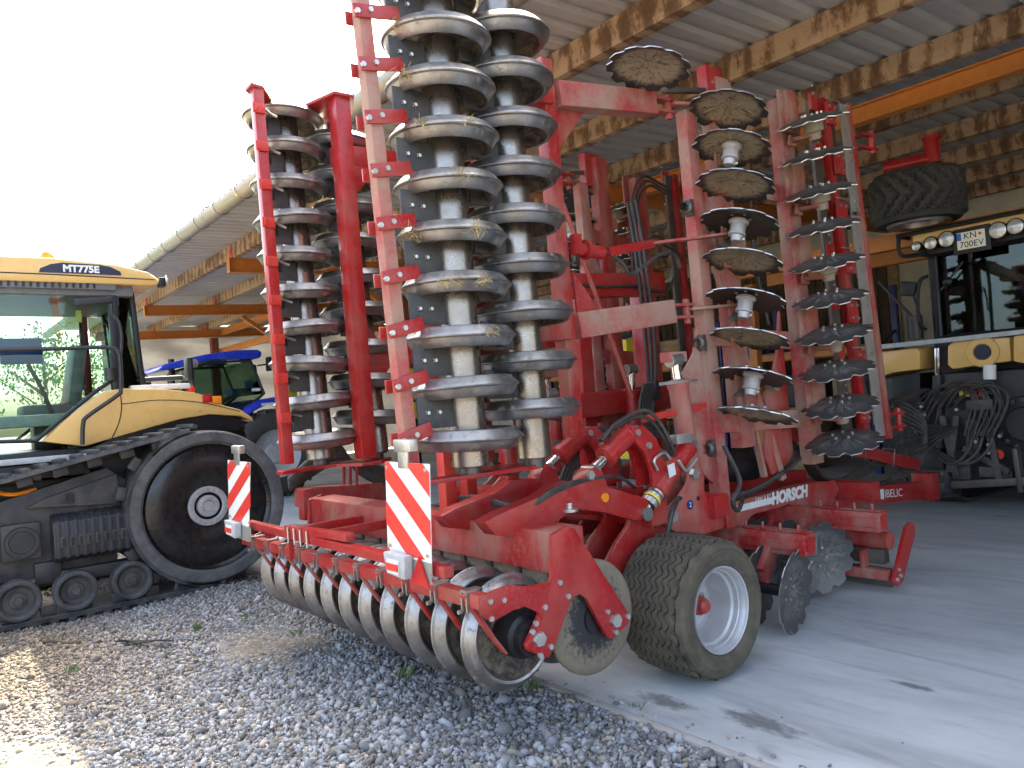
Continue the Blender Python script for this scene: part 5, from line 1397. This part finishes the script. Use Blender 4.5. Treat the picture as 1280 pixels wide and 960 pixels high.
# cab
cx0, cx1 = -10.28, -8.62
GL = [(-95, 362), (126, 362), (137, 370), (141, 400), (141, 475), (120, 489), (88, 515), (45, 551), (-95, 556)]
P = [atX(a, c, cx1) for a, c in GL]
sg_ = MB().slab(P, .008).build('side_window', 'glass', LT, smooth=0)
MB().tube(P + [P[0]], .022, 7, smooth=False).build('window_seal', 'black', sg_)
Pf = [V(cx0, p.y, p.z) for p in P]
sg2 = MB().slab(Pf, .008).build('side_window', 'glass', LT, smooth=0)
MB().tube(Pf + [Pf[0]], .022, 7, smooth=False).build('window_seal', 'black', sg2)
for x in (cx0, cx1):
    pl = MB().bar((x, 1.74, 2.05), (x, 1.72, 3.14), .07, .09, up=(0, 1, 0)); pl.build('cab_pillar', 'black', LT, bevel=.015)
    pl = MB().bar((x + (.12 if x == cx0 else -.12), 2.0, 2.05), (x + (.10 if x == cx0 else -.10), 1.93, 3.12), .05, .05, up=(0, 1, 0)); pl.build('cab_pillar', 'black', LT, bevel=.015)
    MB().bar((x, -.05, 1.5), (x, .12, 3.14), .08, .10, up=(0, 1, 0)).build('cab_pillar', 'black', LT, bevel=.015)
    MB().slab([V(x, 1.79, 2.12), V(x, 1.79, 3.08), V(x + (.10 if x == cx0 else -.10), 1.92, 3.08), V(x + (.12 if x == cx0 else -.12), 1.98, 2.12)], .006).build('corner_window', 'glass', LT, smooth=0)
MB().slab([V(cx0 + .14, 1.98, 2.1), V(cx1 - .14, 1.98, 2.1), V(cx1 - .12, 1.93, 3.08), V(cx0 + .12, 1.93, 3.08)], .008).build('rear_window', 'glass', LT, smooth=0)
MB().slab([V(cx0 + .04, .0, 1.55), V(cx1 - .04, .0, 1.55), V(cx1 - .04, .12, 3.1), V(cx0 + .04, .12, 3.1)], .008).build('windscreen', 'glass', LT, smooth=0)
MB().box((-9.45, .95, 1.5), (1.64, 1.95, .10)).build('cab_floor', 'black', LT, bevel=.02)
MB().box((-9.45, .92, 3.12), (1.74, 2.0, .12)).build('cab_header', 'grey', LT, bevel=.03)
pl = [(-.35, 3.20), (-.33, 3.28), (0, 3.35), (.6, 3.40), (1.2, 3.41), (1.75, 3.375), (2.06, 3.31), (2.15, 3.25), (2.16, 3.19), (2.08, 3.17), (-.3, 3.17)]
MB().prism(pl, 'X', -10.40, -8.50).build('cab_roof', 'yellow', LT, bevel=.035, smooth=50)
gr = MB().box((-8.58, .8, 3.15), (.10, 1.9, .07)).build('roof_vent', 'grey', LT, bevel=.008)
for k in range(26): MB().box((-8.525, .05 + k * .06, 3.15), (.012, .022, .045)).build('vent_slat', 'black', gr)
dc = MB()
pp = [(1.08, 3.262), (1.80, 3.262), (1.79, 3.30), (1.70, 3.345), (1.60, 3.36), (1.28, 3.365), (1.18, 3.345), (1.09, 3.30)]
MB().prism(pp, 'X', -8.4985, -8.4945).build('model_decal', 'navy', LT)
text(None, 'model_lettering', 'MT775E', .094, (-8.493, 1.44, 3.307), (0, 1, 0), (0, 0, 1), 'white', LT, .001, bold=.004)
b = MB().cyl((-8.95, 1.22, 3.40), (-8.95, 1.22, 3.44), .07, n=20); b.build('beacon_base', 'black', LT)
b = MB().lathe([(.062, .0), (.065, .02), (.062, .07), (.05, .1), (.03, .115), (.0, .12)], (-8.95, 1.22, 3.44), (0, 0, 1), 20); b.build('beacon', 'amber', LT)
for x in (-8.62, -10.28):
    b = MB().box((x + .02, 2.20, 3.22), (.11, .07, .10)); w = b.build('work_light', 'black', LT, bevel=.015)
    MB().lathe([(.0, .0), (.04, .005), (.05, .02)], (x + .03, 2.245, 3.25), (.3, 1, .3), 18).build('work_light_lens', 'lamp', w)
# handrails, wiper arm, mirror
def P8(a, c, X=-8.42): return atX(a, c, X)
MB().tube([P8(-80, 440), P8(0, 437), P8(70, 436), P8(132, 434), P8(146, 438), P8(150, 450), P8(151, 486), P8(147, 494), P8(110, 520), P8(104, 530), P8(103, 556)], .02, 8, 4).build('handrail', 'cast', LT)
MB().tube([P8(139, 380), P8(140, 392), P8(149, 404), P8(152, 425), P8(150, 450)], .016, 8, 4).build('handrail', 'cast', LT)
MB().bar(P8(93, 378, -8.58), P8(140, 374, -8.58), .03, .07).build('mirror_arm', 'cast', LT, bevel=.012)
MB().tube([P8(156, 477, -8.75), P8(190, 474, -8.75), P8(228, 472, -8.75)], .028, 8).build('mirror_arm', 'cast', LT)
MB().box(P8(236, 462, -8.75), (.20, .05, .26)).build('mirror', 'black', LT, bevel=.02)
MB().cyl(P8(231, 476, -8.75), P8(232, 492, -8.75), .035, n=10).build('mirror_bracket', 'cast', LT)
MB().ball(P8(238, 487, -8.70), .05, 12).build('amber_marker', 'wred', LT)
MB().cyl(P8(138, 466, -8.6) + V(0, 0, -.08), P8(138, 466, -8.6) + V(0, 0, .05), .055, n=14).build('grab_post', 'cast', LT)
b = MB().tube([(-9.6, 2.15, 1.9), (-9.6, 2.18, 2.15), (-9.6, 2.10, 2.3), (-9.6, 1.98, 2.32)], .11, 14); b.build('air_intake', 'black', LT)
# panel gaps, latches and screws
for pts in ([(-.3, 3.243), (1.0, 3.247), (2.12, 3.232)],):
    MB().tube([V(-8.499, y, z) for y, z in pts], .006, 5).build('panel_gap', 'black', LT)
gp = [atX(150, 489, -8.541), atX(152, 510, -8.537), atX(148, 530, -8.537), atX(140, 547, -8.537)]
MB().tube(gp, .005, 5).build('panel_gap', 'black', LT)
MB().tube([atX(152, 505, -8.537), atX(200, 500, -8.537), atX(250, 503, -8.537), atX(300, 514, -8.537)], .004, 5).build('panel_gap', 'black', LT)
for a_, c_ in ((112, 548), (190, 527), (250, 513), (128, 505)): bolt(MB(), atX(a_, c_, -8.54), (1, 0, 0), .012, .006).build('fender_screw', 'zinc', LT)
# cab interior
b = MB(); b.box((-9.45, 1.20, 1.95), (.52, .50, .14)); b.build('seat', 'grey', LT, bevel=.05)
b = MB(); b.bar((-9.45, 1.42, 2.0), (-9.45, 1.52, 2.62), .50, .13, up=(0, 1, 0)); b.build('seat_back', 'grey', LT, bevel=.05)
MB().box((-9.45, 1.2, 1.72), (.3, .3, .36)).build('seat_base', 'black', LT, bevel=.03)
MB().bar((-9.45, .25, 1.55), (-9.45, .55, 2.15), .16, .14).build('steering_column', 'black', LT, bevel=.03)
b = MB()
b.lathe([(.2 + .018 * math.cos(a), .018 * math.sin(a)) for a in [k * math.pi / 4 for k in range(8)]], (-9.45, .60, 2.2), (0, -.5, 1), 28, True); b.bar((-9.65, .6, 2.2), (-9.25, .6, 2.2), .03, .02); b.build('steering_wheel', 'black', LT)
MB().box((-9.0, .95, 2.55), (.06, .36, .26)).build('monitor', 'rackblue', LT, bevel=.015)
MB().box((-9.05, 1.0, 1.85), (.22, .7, .12)).build('armrest_console', 'greyl', LT, bevel=.03)
MB().tube([(-9.0, 1.0, 2.42), (-9.02, 1.1, 2.2), (-9.05, 1.2, 1.9)], .02, 7).build('monitor_bracket', 'black', LT)
MB().box((-8.66, 1.42, 2.86), (.003, .05, .12)).build('window_sticker', 'ystick', LT)

# ================================================================ crawler tractor inside the shed (rear towards the yard)
RT = thing('crawler_tractor', 'yellow tractor in the shed with rear work lights and plate above its cab window', 'tractor', (-3.25, 11.5, 0), 'yellow crawler tractors')
crawler_track(RT, -4.75, -4.15, 10.75, 3.4, False)
crawler_track(RT, -1.75, -2.35, 10.75, 3.4, False)
def Q(a, c, Y=9.9): return atY(a, c, Y)
MB().box((-3.25, 12.2, 1.2), (1.5, 4.2, 1.2)).build('chassis', 'cast', RT, bevel=.04)
MB().box((-3.25, 10.05, 1.10), (1.56, .5, 1.15)).build('rear_housing', 'cast', RT, bevel=.05)
for (a0, c0, a1, c1, Y, d, mt) in ((1146, 502, 1172, 560, 9.7, .2, 'black'), (1180, 508, 1215, 560, 9.72, .16, 'cast'), (1208, 522, 1228, 560, 9.68, .14, 'black'), (1196, 492, 1232, 512, 9.7, .16, 'cast'), (1112, 470, 1146, 520, 9.95, .3, 'black'), (1154, 592, 1190, 622, 9.6, .3, 'cast'), (1192, 575, 1260, 600, 9.8, .2, 'cast'), (1236, 500, 1290, 555, 9.85, .3, 'black')):
    p = Q(a0, c0, Y); q = Q(a1, c1, Y)
    MB().box(((p.x + q.x) / 2, Y + d / 2, (p.z + q.z) / 2), (abs(q.x - p.x), d, abs(p.z - q.z))).build('hydraulic_block', mt, RT, bevel=.018)
for k in range(5):
    p = Q(1158, 508 + k * 11, 9.68); MB().cyl(p, p + V(-.12, -.03, 0), .03, n=10).build('coupling', 'zinc' if k % 2 else 'cast', RT)
b = MB(); b.bar(Q(1190, 606, 9.55), Q(1285, 601, 9.55), .08, .085); b.build('hitch_bar', 'steel_dark', RT, bevel=.008)
b = MB(); b.bar(Q(1270, 560, 9.55), Q(1278, 615, 9.55), .05, .12, up=(0, 1, 0)); b.build('lift_arm', 'steel_dark', RT, bevel=.01)
b = MB(); b.bar(Q(1165, 612, 9.5), V(-3.6, 10.1, .5), .10, .12); b.build('lower_link', 'cast', RT, bevel=.01)
b = MB(); b.bar(Q(1172, 435, 9.8), Q(1173, 470, 9.8), .05, .05, up=(0, 1, 0)); b.build('lift_rod', 'chrome', RT, bevel=.005)
b = MB(); b.cyl(Q(1172, 470, 9.8), Q(1176, 560, 9.75), .06, n=14); b.build('lift_cylinder', 'cast', RT)
p = Q(1249, 568, 9.62); MB().cyl(p, p + V(0, -.02, 0), .055, n=20).build('round_reflector', 'wred', RT)
p = Q(1237, 456, 9.7); q = Q(1237, 474, 9.7); MB().cyl(p, q, .065, n=18).build('oil_filter', 'white', RT)
for k, mt in enumerate(('ystick', 'ystick', 'wred', 'wred')):
    p = Q(1202 + k * 8, 492, 9.66); MB().box(p, (.045, .03, .07)).build('coupler_cap', mt, RT, bevel=.008)
for k in range(9):
    a = Q(1150 + k * 3, 512 + k * 4, 9.66); c = Q(1205 + 6 * k, 480 + k * 2, 9.72)
    if k % 3 == 0: hz = [a, Q(1170 + k * 2, 495, 9.6), Q(1190 + 4 * k, 486, 9.64), c]
    elif k % 3 == 1: hz = [Q(1215 + k * 4, 515, 9.66), Q(1208 + k * 4, 560, 9.55), Q(1185 + k * 3, 580, 9.5), Q(1160 + k, 560, 9.6)]
    else: hz = [Q(1130 + k * 3, 520, 9.6), Q(1122 + k * 3, 560, 9.4), Q(1128 + k * 2, 600, 9.3), Q(1146, 580, 9.5)]
    MB().tube(hz, .018, 7).build('hydraulic_hose', 'hose', RT)
b = MB(); pd = Q(1282, 530, 9.75); b.lathe([(.0, -.05), (.18, -.05), (.2, .0), (.30, .02), (.32, .06), (.32, .4)], pd, (0, 1, 0), 32)
drum = b.build('drive_drum', 'cast', RT, smooth=35)
for k in range(16):
    a_ = k * math.pi / 8; MB().box(pd + V(.27 * math.cos(a_), .0, .27 * math.sin(a_)), (.05, .06, .05)).build('drum_lug', 'undercarriage', drum, bevel=.01)
for p_, q_, w_ in (((1178, 520), (1196, 596), .05), ((1196, 520), (1186, 590), .04), ((1232, 520), (1250, 600), .05), ((1205, 560), (1262, 590), .06)):
    MB().bar(Q(*p_, 9.62), Q(*q_, 9.55), w_, .07).build('link_rod', 'undercarriage', RT, bevel=.008)
for a_, c_, w_, h_ in ((1216, 544, .14, .34), (1170, 600, .3, .24), (1202, 588, .2, .2), (1225, 506, .28, .12), (1245, 590, .34, .12)):
    MB().box(Q(a_, c_, 9.60), (w_, .05, h_)).build('bracket_plate', 'undercarriage', RT, bevel=.012)
for a_, c_ in ((1212, 535), (1220, 552), (1162, 592), (1178, 592), (1236, 556), (1236, 566), (1196, 512), (1152, 508), (1250, 545)):
    bolt(MB(), Q(a_, c_, 9.565), (0, -1, 0), .022, .02).build('bolt_head', 'zinc', RT)
for k in range(10):
    MB().tube([Q(1148 + 5 * k, 503 + (k % 3) * 5, 9.62), Q(1165 + 6 * k, 488 - (k % 4) * 3, 9.55), Q(1200 + 5 * k, 478 + (k % 2) * 5, 9.6), Q(1215 + 5 * k, 500 + (k % 3) * 8, 9.6), Q(1205 + 4 * k, 545, 9.5)], .012 + .004 * (k % 2), 7).build('hydraulic_hose', 'hose', RT)
# fenders, rear panels, platform edge
def panelY(name, px, Y, d, mat, bevel=.03, parent=RT):
    pts = [Q(a, c, Y) for a, c in px]; return MB().prism([(p.x, p.z) for p in pts], 'Y', Y, Y + d).build(name, mat, parent, bevel=bevel, smooth=50)
panelY('rear_fender', [(1098, 440), (1146, 434), (1150, 440), (1150, 462), (1132, 464), (1116, 466), (1098, 472)], 9.8, .9, 'yellow')
panelY('rear_panel', [(1184, 432), (1192, 427), (1262, 421), (1264, 452), (1236, 455), (1190, 462), (1184, 456)], 9.75, .3, 'yellow')
p = Q(1228, 440, 9.74); e = MB().lathe([(.0, .015), (.085, .015), (.09, .0)], p, (0, -1, 0), 28).build('round_emblem', 'navy', RT)
MB().lathe([(.10, .0), (.10, .02), (.17, .02), (.18, .0)], p + V(0, .012, 0), (0, -1, 0), 28).build('emblem_ring', 'yellow', RT)
panelY('rear_fender', [(1266, 420), (1330, 414), (1330, 452), (1300, 458), (1266, 452)], 9.65, .9, 'yellow')
panelY('fender_liner', [(1100, 474), (1150, 466), (1152, 560), (1104, 560)], 9.95, .4, 'black', .02)
panelY('platform_edge', [(1096, 437), (1185, 428), (1330, 412), (1330, 406), (1185, 422), (1096, 431)], 9.7, .06, 'greyl', .008)
# cab of the parked crawler
X0, X1, Y0_, Y1_ = -4.14, -2.36, 10.05, 11.6
zc0, zc1 = 2.12, 3.14
rw = MB().slab([V(X0 + .05, Y0_, zc0), V(X1 - .05, Y0_, zc0), V(X1 - .05, Y0_ + .03, zc1), V(X0 + .05, Y0_ + .03, zc1)], .008).build('rear_window', 'darkglass', RT, smooth=0)
MB().tube([V(X0 + .04, Y0_, zc0), V(X1 - .04, Y0_, zc0), V(X1 - .04, Y0_ + .03, zc1), V(X0 + .04, Y0_ + .03, zc1), V(X0 + .04, Y0_, zc0)], .03, 7, smooth=False).build('window_seal', 'black', rw)
for x in (X0, X1):
    MB().slab([V(x, Y0_ + .08, zc0 - .4), V(x, Y1_, zc0 - .4), V(x, Y1_, zc1), V(x, Y0_ + .08, zc1)], .008).build('side_window', 'darkglass', RT, smooth=0)
    for y in (Y0_ + .04, Y1_): MB().bar((x, y, zc0 - .5), (x, y, zc1), .09, .09, up=(0, 1, 0)).build('cab_pillar', 'black', RT, bevel=.02)
MB().slab([V(X0, Y1_ + .05, 1.7), V(X1, Y1_ + .05, 1.7), V(X1, Y1_, zc1), V(X0, Y1_, zc1)], .008).build('windscreen', 'darkglass', RT, smooth=0)
MB().box((-3.25, 10.85, 1.65), (1.8, 1.6, .12)).build('cab_floor', 'black', RT, bevel=.02)
MB().box((-3.25, 10.08, 1.9), (1.8, .1, .45)).build('cab_rear_panel', 'black', RT, bevel=.02)
rf = MB().box((-3.25, 10.85, 3.33), (2.05, 2.0, .20)).build('cab_roof', 'yellow', RT, bevel=.06)
MB().box((-3.25, 10.8, 3.18), (1.95, 1.8, .10)).build('cab_header', 'black', RT, bevel=.02)
MB().tube([V(-4.42, 11.2, 3.40), V(-4.42, 9.82, 3.42), V(-2.1, 9.82, 3.42), V(-2.1, 11.2, 3.40)], .028, 8, smooth=False).build('roof_rail', 'black', rf)
MB().tube([V(-4.42, 9.84, 3.40), V(-4.42, 9.82, 3.24), V(-4.36, 9.83, 3.16), V(-4.1, 9.84, 3.15)], .025, 8, 4).build('roof_rail', 'black', rf)
def worklight(a, c, r):
    p = Q(a, c, 9.80); w = MB().lathe([(.0, .09), (r * .8, .08), (r * 1.1, .04), (r * 1.12, .0), (r, -.01)], p, (0, 1, 0), 20, a0=.2).build('work_light', 'black', RT)
    MB().lathe([(.0, .012), (r * .6, .01), (r, .0)], p, (0, -1, 0), 20).build('work_light_lens', 'lamp', w)
for a, c, r in ((1145, 308, .055), (1163, 304, .075), (1183, 299, .09), (1247, 288, .09), (1269, 283, .085)): worklight(a, c, r)
MB().box((-3.3, 9.9, 3.27), (1.8, .08, .12)).build('light_carrier', 'black', RT, bevel=.015)
pc = Q(1214, 299.5, 9.80)
nb = MB().box(pc + V(0, .02, 0), (.40, .03, .30)).build('plate_holder', 'black', RT, bevel=.01)
pt = MB().box(pc + V(0, -.004, 0), (.30, .012, .20)).build('number_plate', 'plate', RT, bevel=.003)
MB().box(pc + V(-.125, -.012, .05), (.045, .004, .085)).build('country_band', 'eublue', pt)
MB().cyl(pc + V(.10, -.01, .055), pc + V(.10, -.014, .055), .017, n=12).build('plate_seal', 'wred', pt)
text(None, 'plate_lettering', 'KN', .10, pc + V(-.005, -.0125, .048), (1, 0, 0), (0, 0, 1), 'black', pt, .001)
text(None, 'plate_lettering', '700EV', .10, pc + V(.005, -.0125, -.05), (1, 0, 0), (0, 0, 1), 'black', pt, .001)
# mirror, exhaust, wiper, seat
MB().tube([Q(1160, 345, 9.95), Q(1150, 352, 9.9), Q(1147, 380, 9.9), Q(1150, 404, 9.9), Q(1158, 412, 9.95)], .022, 8).build('grab_rail', 'black', RT)
MB().bar(Q(1142, 370, 9.95), Q(1150, 395, 9.95), .02, .02).build('mirror_arm', 'black', RT)
MB().box(Q(1135, 361, 9.95), (.20, .06, .18), Matrix.Rotation(.25, 3, 'Y')).build('mirror', 'black', RT, bevel=.03)
MB().box((-4.22, 10.7, 2.80), (.16, .3, .30)).build('side_box', 'black', RT, bevel=.03)
MB().cyl(Q(1143, 395, 9.95), Q(1145, 424, 9.95), .09, n=16).build('exhaust_pot', 'cast', RT)
MB().bar(Q(1098, 352, 9.95), Q(1140, 396, 9.95), .03, .03).build('support_strut', 'black', RT)
MB().bar(Q(1176, 363, 9.98), Q(1204, 327, 9.98), .02, .02).build('wiper', 'black', RT)
MB().ball(Q(1184, 352, 9.97), .06, 12, (1, .5, 1)).build('wiper_motor', 'black', RT)
MB().box((-3.25, 10.75, 2.05), (.52, .5, .14)).build('seat', 'black', RT, bevel=.05)
MB().box((-3.25, 10.55, 2.42), (.50, .13, .62)).build('seat_back', 'black', RT, bevel=.06)
MB().box((-3.25, 10.55, 2.82), (.28, .10, .16)).build('headrest', 'black', RT, bevel=.04)
MB().box((-2.9, 11.1, 2.3), (.3, .06, .24)).build('monitor', 'black', RT, bevel=.02)

# ================================================================ blue tractor in the far bay
BT = thing('wheeled_tractor', 'blue farm tractor with glazed cab parked beyond the yellow crawler', 'tractor', (-16.9, 4.6, 0))
bx = -16.0
def yb_(px): return yz(px, bx)
RF = [(196, 463), (203, 456), (238, 447), (262, 442), (290, 438), (322, 437), (327, 440), (326, 447), (318, 449), (264, 450), (240, 455), (210, 462)]
MB().prism(yb_(RF), 'X', bx - 1.85, bx + .05).build('cab_roof', 'blue', BT, bevel=.05, smooth=50)
SW = [(240, 460), (262, 453), (313, 451), (321, 470), (330, 492), (315, 505), (292, 514), (262, 512), (242, 490)]
for x in (bx, bx - 1.75):
    P = [V(x, y, z) for y, z in yb_(SW)]
    o = MB().slab(P, .01).build('side_window', 'darkglass', BT, smooth=0)
    MB().tube(P + [P[0]], .035, 7, smooth=False).build('window_seal', 'black', o)
yzr = yb_([(313, 451), (330, 492)]); yzf = yb_([(240, 460), (242, 490)])
MB().slab([V(bx, *yzr[0]), V(bx - 1.75, *yzr[0]), V(bx - 1.75, *yzr[1]), V(bx, *yzr[1])], .01).build('rear_window', 'darkglass', BT, smooth=0)
MB().slab([V(bx, *yzf[0]), V(bx - 1.75, *yzf[0]), V(bx - 1.75, *yzf[1]), V(bx, *yzf[1])], .01).build('windscreen', 'glass', BT, smooth=0)
cf = yzf[1][0]
MB().prism([(cf - 2.4, 1.15), (cf - 2.45, 1.7), (cf - 2.2, 1.9), (cf, 2.05), (cf + .05, 1.1)], 'X', bx - 1.35, bx - .45).build('bonnet', 'blue', BT, bevel=.08)
MB().box((bx - .9, cf - .2, .95), (.7, 4.4, .5)).build('chassis', 'black', BT, bevel=.03)
MB().box((bx - .88, cf + .9, 1.45), (1.6, 1.7, .5)).build('cab_base', 'black', BT, bevel=.05)
FB = [(296, 519), (306, 508), (322, 500), (345, 496), (372, 497), (372, 503), (345, 503), (325, 508), (310, 516), (302, 524)]
for x in (bx + .25, bx - 1.55): MB().prism(yb_(FB), 'X', x - .5, x).build('rear_fender', 'blue', BT, bevel=.03, smooth=50)
def farm_wheel(x0, x1, y, z, R, w):
    b = MB().lathe([(R * .55, .04), (R * .62, .0), (R * .85, -.01), (R * .95, .03), (R, .09), (R, w - .09), (R * .95, w - .03), (R * .85, w + .01), (R * .62, w), (R * .55, w - .04)], (x0, y, z), (-1 if x1 < x0 else 1, 0, 0), 44)
    sg = -1 if x1 < x0 else 1
    for k in range(20):
        a = 2 * math.pi * k / 20
        for hh, da in ((w * .27, 0), (w * .73, math.pi / 20)):
            c = V(x0 + sg * hh, y + (R + .015) * math.cos(a + da), z + (R + .015) * math.sin(a + da))
            rot = Matrix.Rotation(a + da - math.pi / 2, 3, 'X') @ Matrix.Rotation(.7 if hh < w / 2 else -.7, 3, 'Z')
            b.box(c, (w * .6, .06, .06), rot)
    o = b.build('wheel', 'rubber_clean', BT)
    MB().lathe([(.0, .12), (R * .2, .12), (R * .25, .16), (R * .48, .10), (R * .56, .03), (R * .57, .0)], (x0, y, z), (sg, 0, 0), 32).build('rim', 'greyl', o)
c = atX(346, 556, bx + .25)
farm_wheel(bx + .28, bx - .3, c.y, .92, .90, .56); farm_wheel(bx - 2.05, bx - 1.5, c.y, .92, .90, .56)
farm_wheel(bx + .1, bx - .35, cf - 1.6, .66, .64, .42); farm_wheel(bx - 1.9, bx - 1.45, cf - 1.6, .66, .64, .42)
MB().cyl((bx - .35, cf - .3, 1.95), (bx - .35, cf - .3, 3.0), .06, n=14).build('exhaust_stack', 'black', BT)
p = atX(244, 454, bx + .05); MB().cyl(p, p + V(.05, -.12, -.02), .09, n=16).build('work_light', 'lamp', BT)
p = atX(300, 490, bx - .6); MB().box(p, (.5, .5, .15)).build('seat', 'seatblue', BT, bevel=.05); MB().box(p + V(0, .25, .3), (.5, .14, .55)).build('seat_back', 'seatblue', BT, bevel=.05)
p = atX(281, 500, bx - .5); MB().lathe([(.2 + .02 * math.cos(a), .02 * math.sin(a)) for a in [k * math.pi / 3 for k in range(6)]], p, (0, -.5, 1), 24, True).build('steering_wheel', 'black', BT)
p = atX(335, 505, bx + .26); MB().box(p + V(.004, 0, 0), (.004, .28, .05)).build('fender_sticker', 'sticker', BT)
p = atX(320, 487, bx + .01); MB().box(p, (.004, .18, .06)).build('window_sticker', 'sticker', BT)
p = atX(292, 452, bx + .02); MB().box(p, (.004, .28, .07)).build('window_sticker', 'sticker', BT)
for (a, c_) in ((336, 455),): 
    p = atX(a, c_, bx + .2); MB().tube([atX(322, 457, bx), p], .02, 6, smooth=False).build('mirror_arm', 'black', BT); MB().box(p, (.22, .06, .3)).build('mirror', 'black', BT, bevel=.02)
print('objects', len(bpy.data.objects), 'tris', sum(len(m.loop_triangles) if m.loop_triangles else len(m.polygons) for m in bpy.data.meshes))
